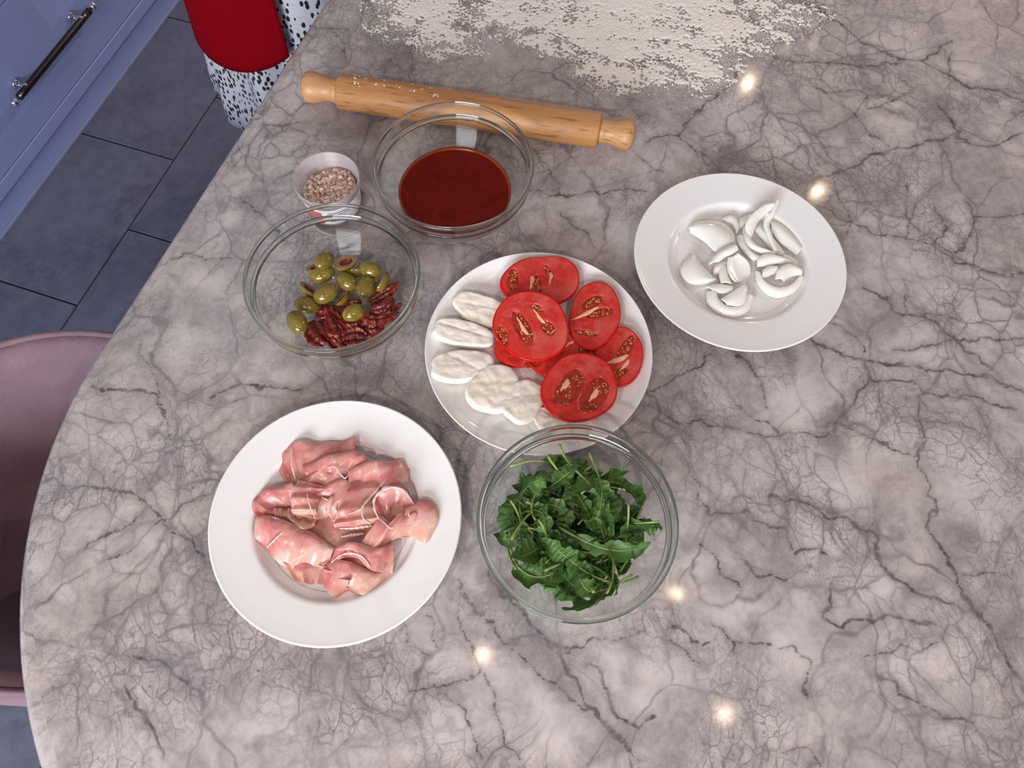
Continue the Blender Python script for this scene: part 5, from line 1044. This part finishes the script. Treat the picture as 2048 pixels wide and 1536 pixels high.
# ------------------------------------------------------------------ person in a spotted dress and a red apron
APRON = plain('red_apron_cloth', (0.235, 0.001, 0.006), 0.9, 0.08, 30, 0.25, 900, .0006, Specular_IOR_Level=0.05)
def dress_material():
    t = NT('spotted_dress_cloth'); P = t.coord(); w = t.noise(P, 40, 2, out='Color'); Q = t.vadd(P, w, .006)
    mp = t.node('ShaderNodeMapping'); mp.inputs['Scale'].default_value = (1, 1, .62); t.link(Q, mp.inputs[0])
    d = t.voro(mp.outputs[0], 100, 'F1', 'Distance', 0.75); c = t.mix(t.ramp(d, [(0.36, 1.0), (0.42, 0.0)]), (0.66, 0.68, 0.74), (0.012, 0.012, 0.016))
    t.set(Base_Color=c, Roughness=0.8); return t.m
DRESS = dress_material(); SKIN = fruit('skin', (0.55, 0.32, 0.24), (0.62, 0.38, 0.29), 0.5, 20, 0.2, bump=0.05); HAIR = plain('brown_hair', (0.07, 0.035, 0.02), 0.5, 0.3, 90); SHOE = plain('black_shoe', (0.02, 0.02, 0.02), 0.4)
def person():
    px, py = -0.545, 1.425; yaw = R_(-28)
    o = empty('person', (px, py, FLOOR_Z), (0, 0, yaw)); tag(o, 'person in a red apron over a black and white spotted dress', 'person')
    # body: one skinned figure, facing -y
    J = {}; ED = []; RAD = {}
    def j(n, p, r, par=None):
        J[n] = p; RAD[n] = r
        if par: ED.append((par, n))
    j('pelvis', (0, .01, .93), .125); j('waist', (0, .01, 1.08), .105, 'pelvis'); j('chest', (0, .0, 1.27), .12, 'waist'); j('neck0', (0, .01, 1.40), .06, 'chest'); j('neck', (0, .0, 1.45), .047, 'neck0'); j('jaw', (0, -.025, 1.51), .062, 'neck'); j('skull', (0, -.005, 1.575), .085, 'jaw'); j('crown', (0, .0, 1.63), .066, 'skull'); j('nose', (0, -.105, 1.545), .014, 'jaw')
    for s, L in ((-1, 'l'), (1, 'r')):
        j('hip' + L, (s * .085, .01, .88), .095, 'pelvis'); j('knee' + L, (s * .09, .0, .48), .058, 'hip' + L); j('calf' + L, (s * .09, .02, .34), .052, 'knee' + L); j('ankle' + L, (s * .09, .03, .09), .034, 'calf' + L); j('toe' + L, (s * .10, -.11, .035), .032, 'ankle' + L)
        j('sho' + L, (s * .155, .0, 1.36), .058, 'chest'); j('elb' + L, (s * .215, .04, 1.10), .042, 'sho' + L); j('wri' + L, (s * .16, -.17, 1.06), .027, 'elb' + L); j('palm' + L, (s * .135, -.235, 1.055), .026, 'wri' + L)
        for q in range(4):
            fx = s * (.135 - .030 + .020 * q); j(f'f{q}a' + L, (fx, -.275, 1.055), .0095, 'palm' + L); j(f'f{q}b' + L, (fx, -.300 - .004 * (q in (1, 2)), 1.040), .0085, f'f{q}a' + L); j(f'f{q}c' + L, (fx, -.312 - .006 * (q in (1, 2)), 1.018), .0075, f'f{q}b' + L)
        j('th1' + L, (s * .095, -.230, 1.045), .011, 'palm' + L); j('th2' + L, (s * .080, -.255, 1.035), .009, 'th1' + L)
    ks = list(J); me = bpy.data.meshes.new('body'); me.from_pydata([J[k] for k in ks], [(ks.index(a), ks.index(b)) for a, b in ED], []); b = obj('body', me, SKIN, o, sm=False)
    sk = b.modifiers.new('skin', 'SKIN'); sk.use_smooth_shade = True
    for i, k in enumerate(ks):
        sv = me.skin_vertices[0].data[i]; sv.radius = (RAD[k], RAD[k]); sv.use_root = (k == 'pelvis')
    ms = b.modifiers.new('subdivision', 'SUBSURF'); ms.levels = 1; ms.render_levels = 2
    eye = [ellipsoid((s * .032, -.078, 1.572), (.013, .008, .008), nu=10, nv=8) for s in (-1, 1)]
    for v, f in eye: obj('eye', mesh('eye', v, f), plain('eye_white', (.8, .8, .8), .2), o)
    obj('mouth', mesh('mouth', *ellipsoid((0, -.083, 1.503), (.022, .008, .006), nu=12, nv=6)), plain('lips', (.42, .12, .10), .4), o)
    hv, hf = ellipsoid((0, .022, 1.60), (.093, .098, .095), nu=24, nv=16); hv = [p for p in hv]; hf = [f for f in hf if np.mean([hv[i][1] - .5 * (hv[i][2] - 1.60) for i in f]) > -.045]
    hv2, hf2 = ellipsoid((0, .085, 1.50), (.07, .04, .13), nu=16, nv=12); obj('hair', mesh('hair', *join([(hv, hf), (hv2, hf2)])), HAIR, o)
    for s in (-1, 1): obj('shoe', mesh('shoe', *ellipsoid((s * .097, -.04, .034), (.048, .125, .036), nu=20, nv=12)), SHOE, o)
    # dress: bodice and a gathered skirt with soft folds
    n = 120; th = np.linspace(0, 2 * np.pi, n, endpoint=False); V = []
    lv = [(.30, .218, .205, .017), (.36, .214, .198, .016), (.45, .205, .186, .014), (.55, .197, .176, .012), (.68, .186, .163, .009), (.80, .178, .152, .006), (.92, .166, .140, .003), (1.00, .150, .128, .001), (1.08, .130, .115, 0), (1.18, .145, .125, 0), (1.28, .165, .130, 0), (1.36, .185, .105, 0), (1.405, .11, .085, 0)]
    for z, rx, ry, f in lv:
        wv = f * (np.sin(9 * th + .6) + .6 * np.sin(5 * th + 2.0) + .4 * np.sin(14 * th)); V += [((rx + w) * math.cos(a), (ry + w) * math.sin(a) + .005, z + .004 * math.sin(5 * a)) for a, w in zip(th, wv)]
    F = [(i * n + q, i * n + (q + 1) % n, (i + 1) * n + (q + 1) % n, (i + 1) * n + q) for i in range(len(lv) - 1) for q in range(n)]
    d = obj('dress', mesh('dress', V, F), DRESS, o); md = d.modifiers.new('thickness', 'SOLIDIFY'); md.thickness = .002
    for s in (-1, 1):
        sv, sf = tube([(s * .15, .0, 1.37), (s * .19, .02, 1.24), (s * .215, .04, 1.13)], [.072, .066, .058], 20, caps=False); obj('sleeve', mesh('sleeve', sv, sf), DRESS, o)
    # apron: wraps the front, rounded hem
    na, nz = 50, 30; A = np.linspace(R_(180 - 14), R_(360 - 50), na); V = []
    for i in range(nz):
        z = 1.05 + (.515 - 1.05) * i / (nz - 1)
        for k, a in enumerate(A):
            drop = .055 * (1 - abs(2 * k / (na - 1) - 1) ** 2.6) - .055; zz = z - (drop * -1 if False else 0) + (-.0) ; zz = z + ((1 - (1 + drop / .055)) * .075 if i > nz * .5 else 0) * ((i - nz * .5) / (nz * .5))
            rx = np.interp(zz, [l[0] for l in lv], [l[1] for l in lv]) + .018; ry = np.interp(zz, [l[0] for l in lv], [l[2] for l in lv]) + .020
            V.append((rx * math.cos(a), ry * math.sin(a) + .005, zz))
    F = [(i * na + k, i * na + k + 1, (i + 1) * na + k + 1, (i + 1) * na + k) for i in range(nz - 1) for k in range(na - 1)]
    p = obj('apron', mesh('apron', V, F), APRON, o); md = p.modifiers.new('thickness', 'SOLIDIFY'); md.thickness = .003
    bv = []; nb = 20
    for i in range(14):
        z = 1.05 + .27 * i / 13; w = .14 - .03 * i / 13
        for k in range(nb):
            x = -w + 2 * w * k / (nb - 1); ry = np.interp(z, [l[0] for l in lv], [l[2] for l in lv]); rx = np.interp(z, [l[0] for l in lv], [l[1] for l in lv]); bv.append((x, .005 - (ry + .012) * math.sqrt(max(.05, 1 - (x / (rx + .012)) ** 2)), z))
    bib = obj('apron_bib', mesh('apron_bib', bv, [(i * nb + k, i * nb + k + 1, (i + 1) * nb + k + 1, (i + 1) * nb + k) for i in range(13) for k in range(nb - 1)]), APRON, o); md = bib.modifiers.new('thickness', 'SOLIDIFY'); md.thickness = .003
    st = [((.150 + .02) * math.cos(a), (.128 + .02) * math.sin(a) + .005, 1.045) for a in np.linspace(R_(-8), R_(188), 40)]; obj('apron_tie', mesh('apron_tie', *tube(st, .008, 8)), APRON, o)
person()
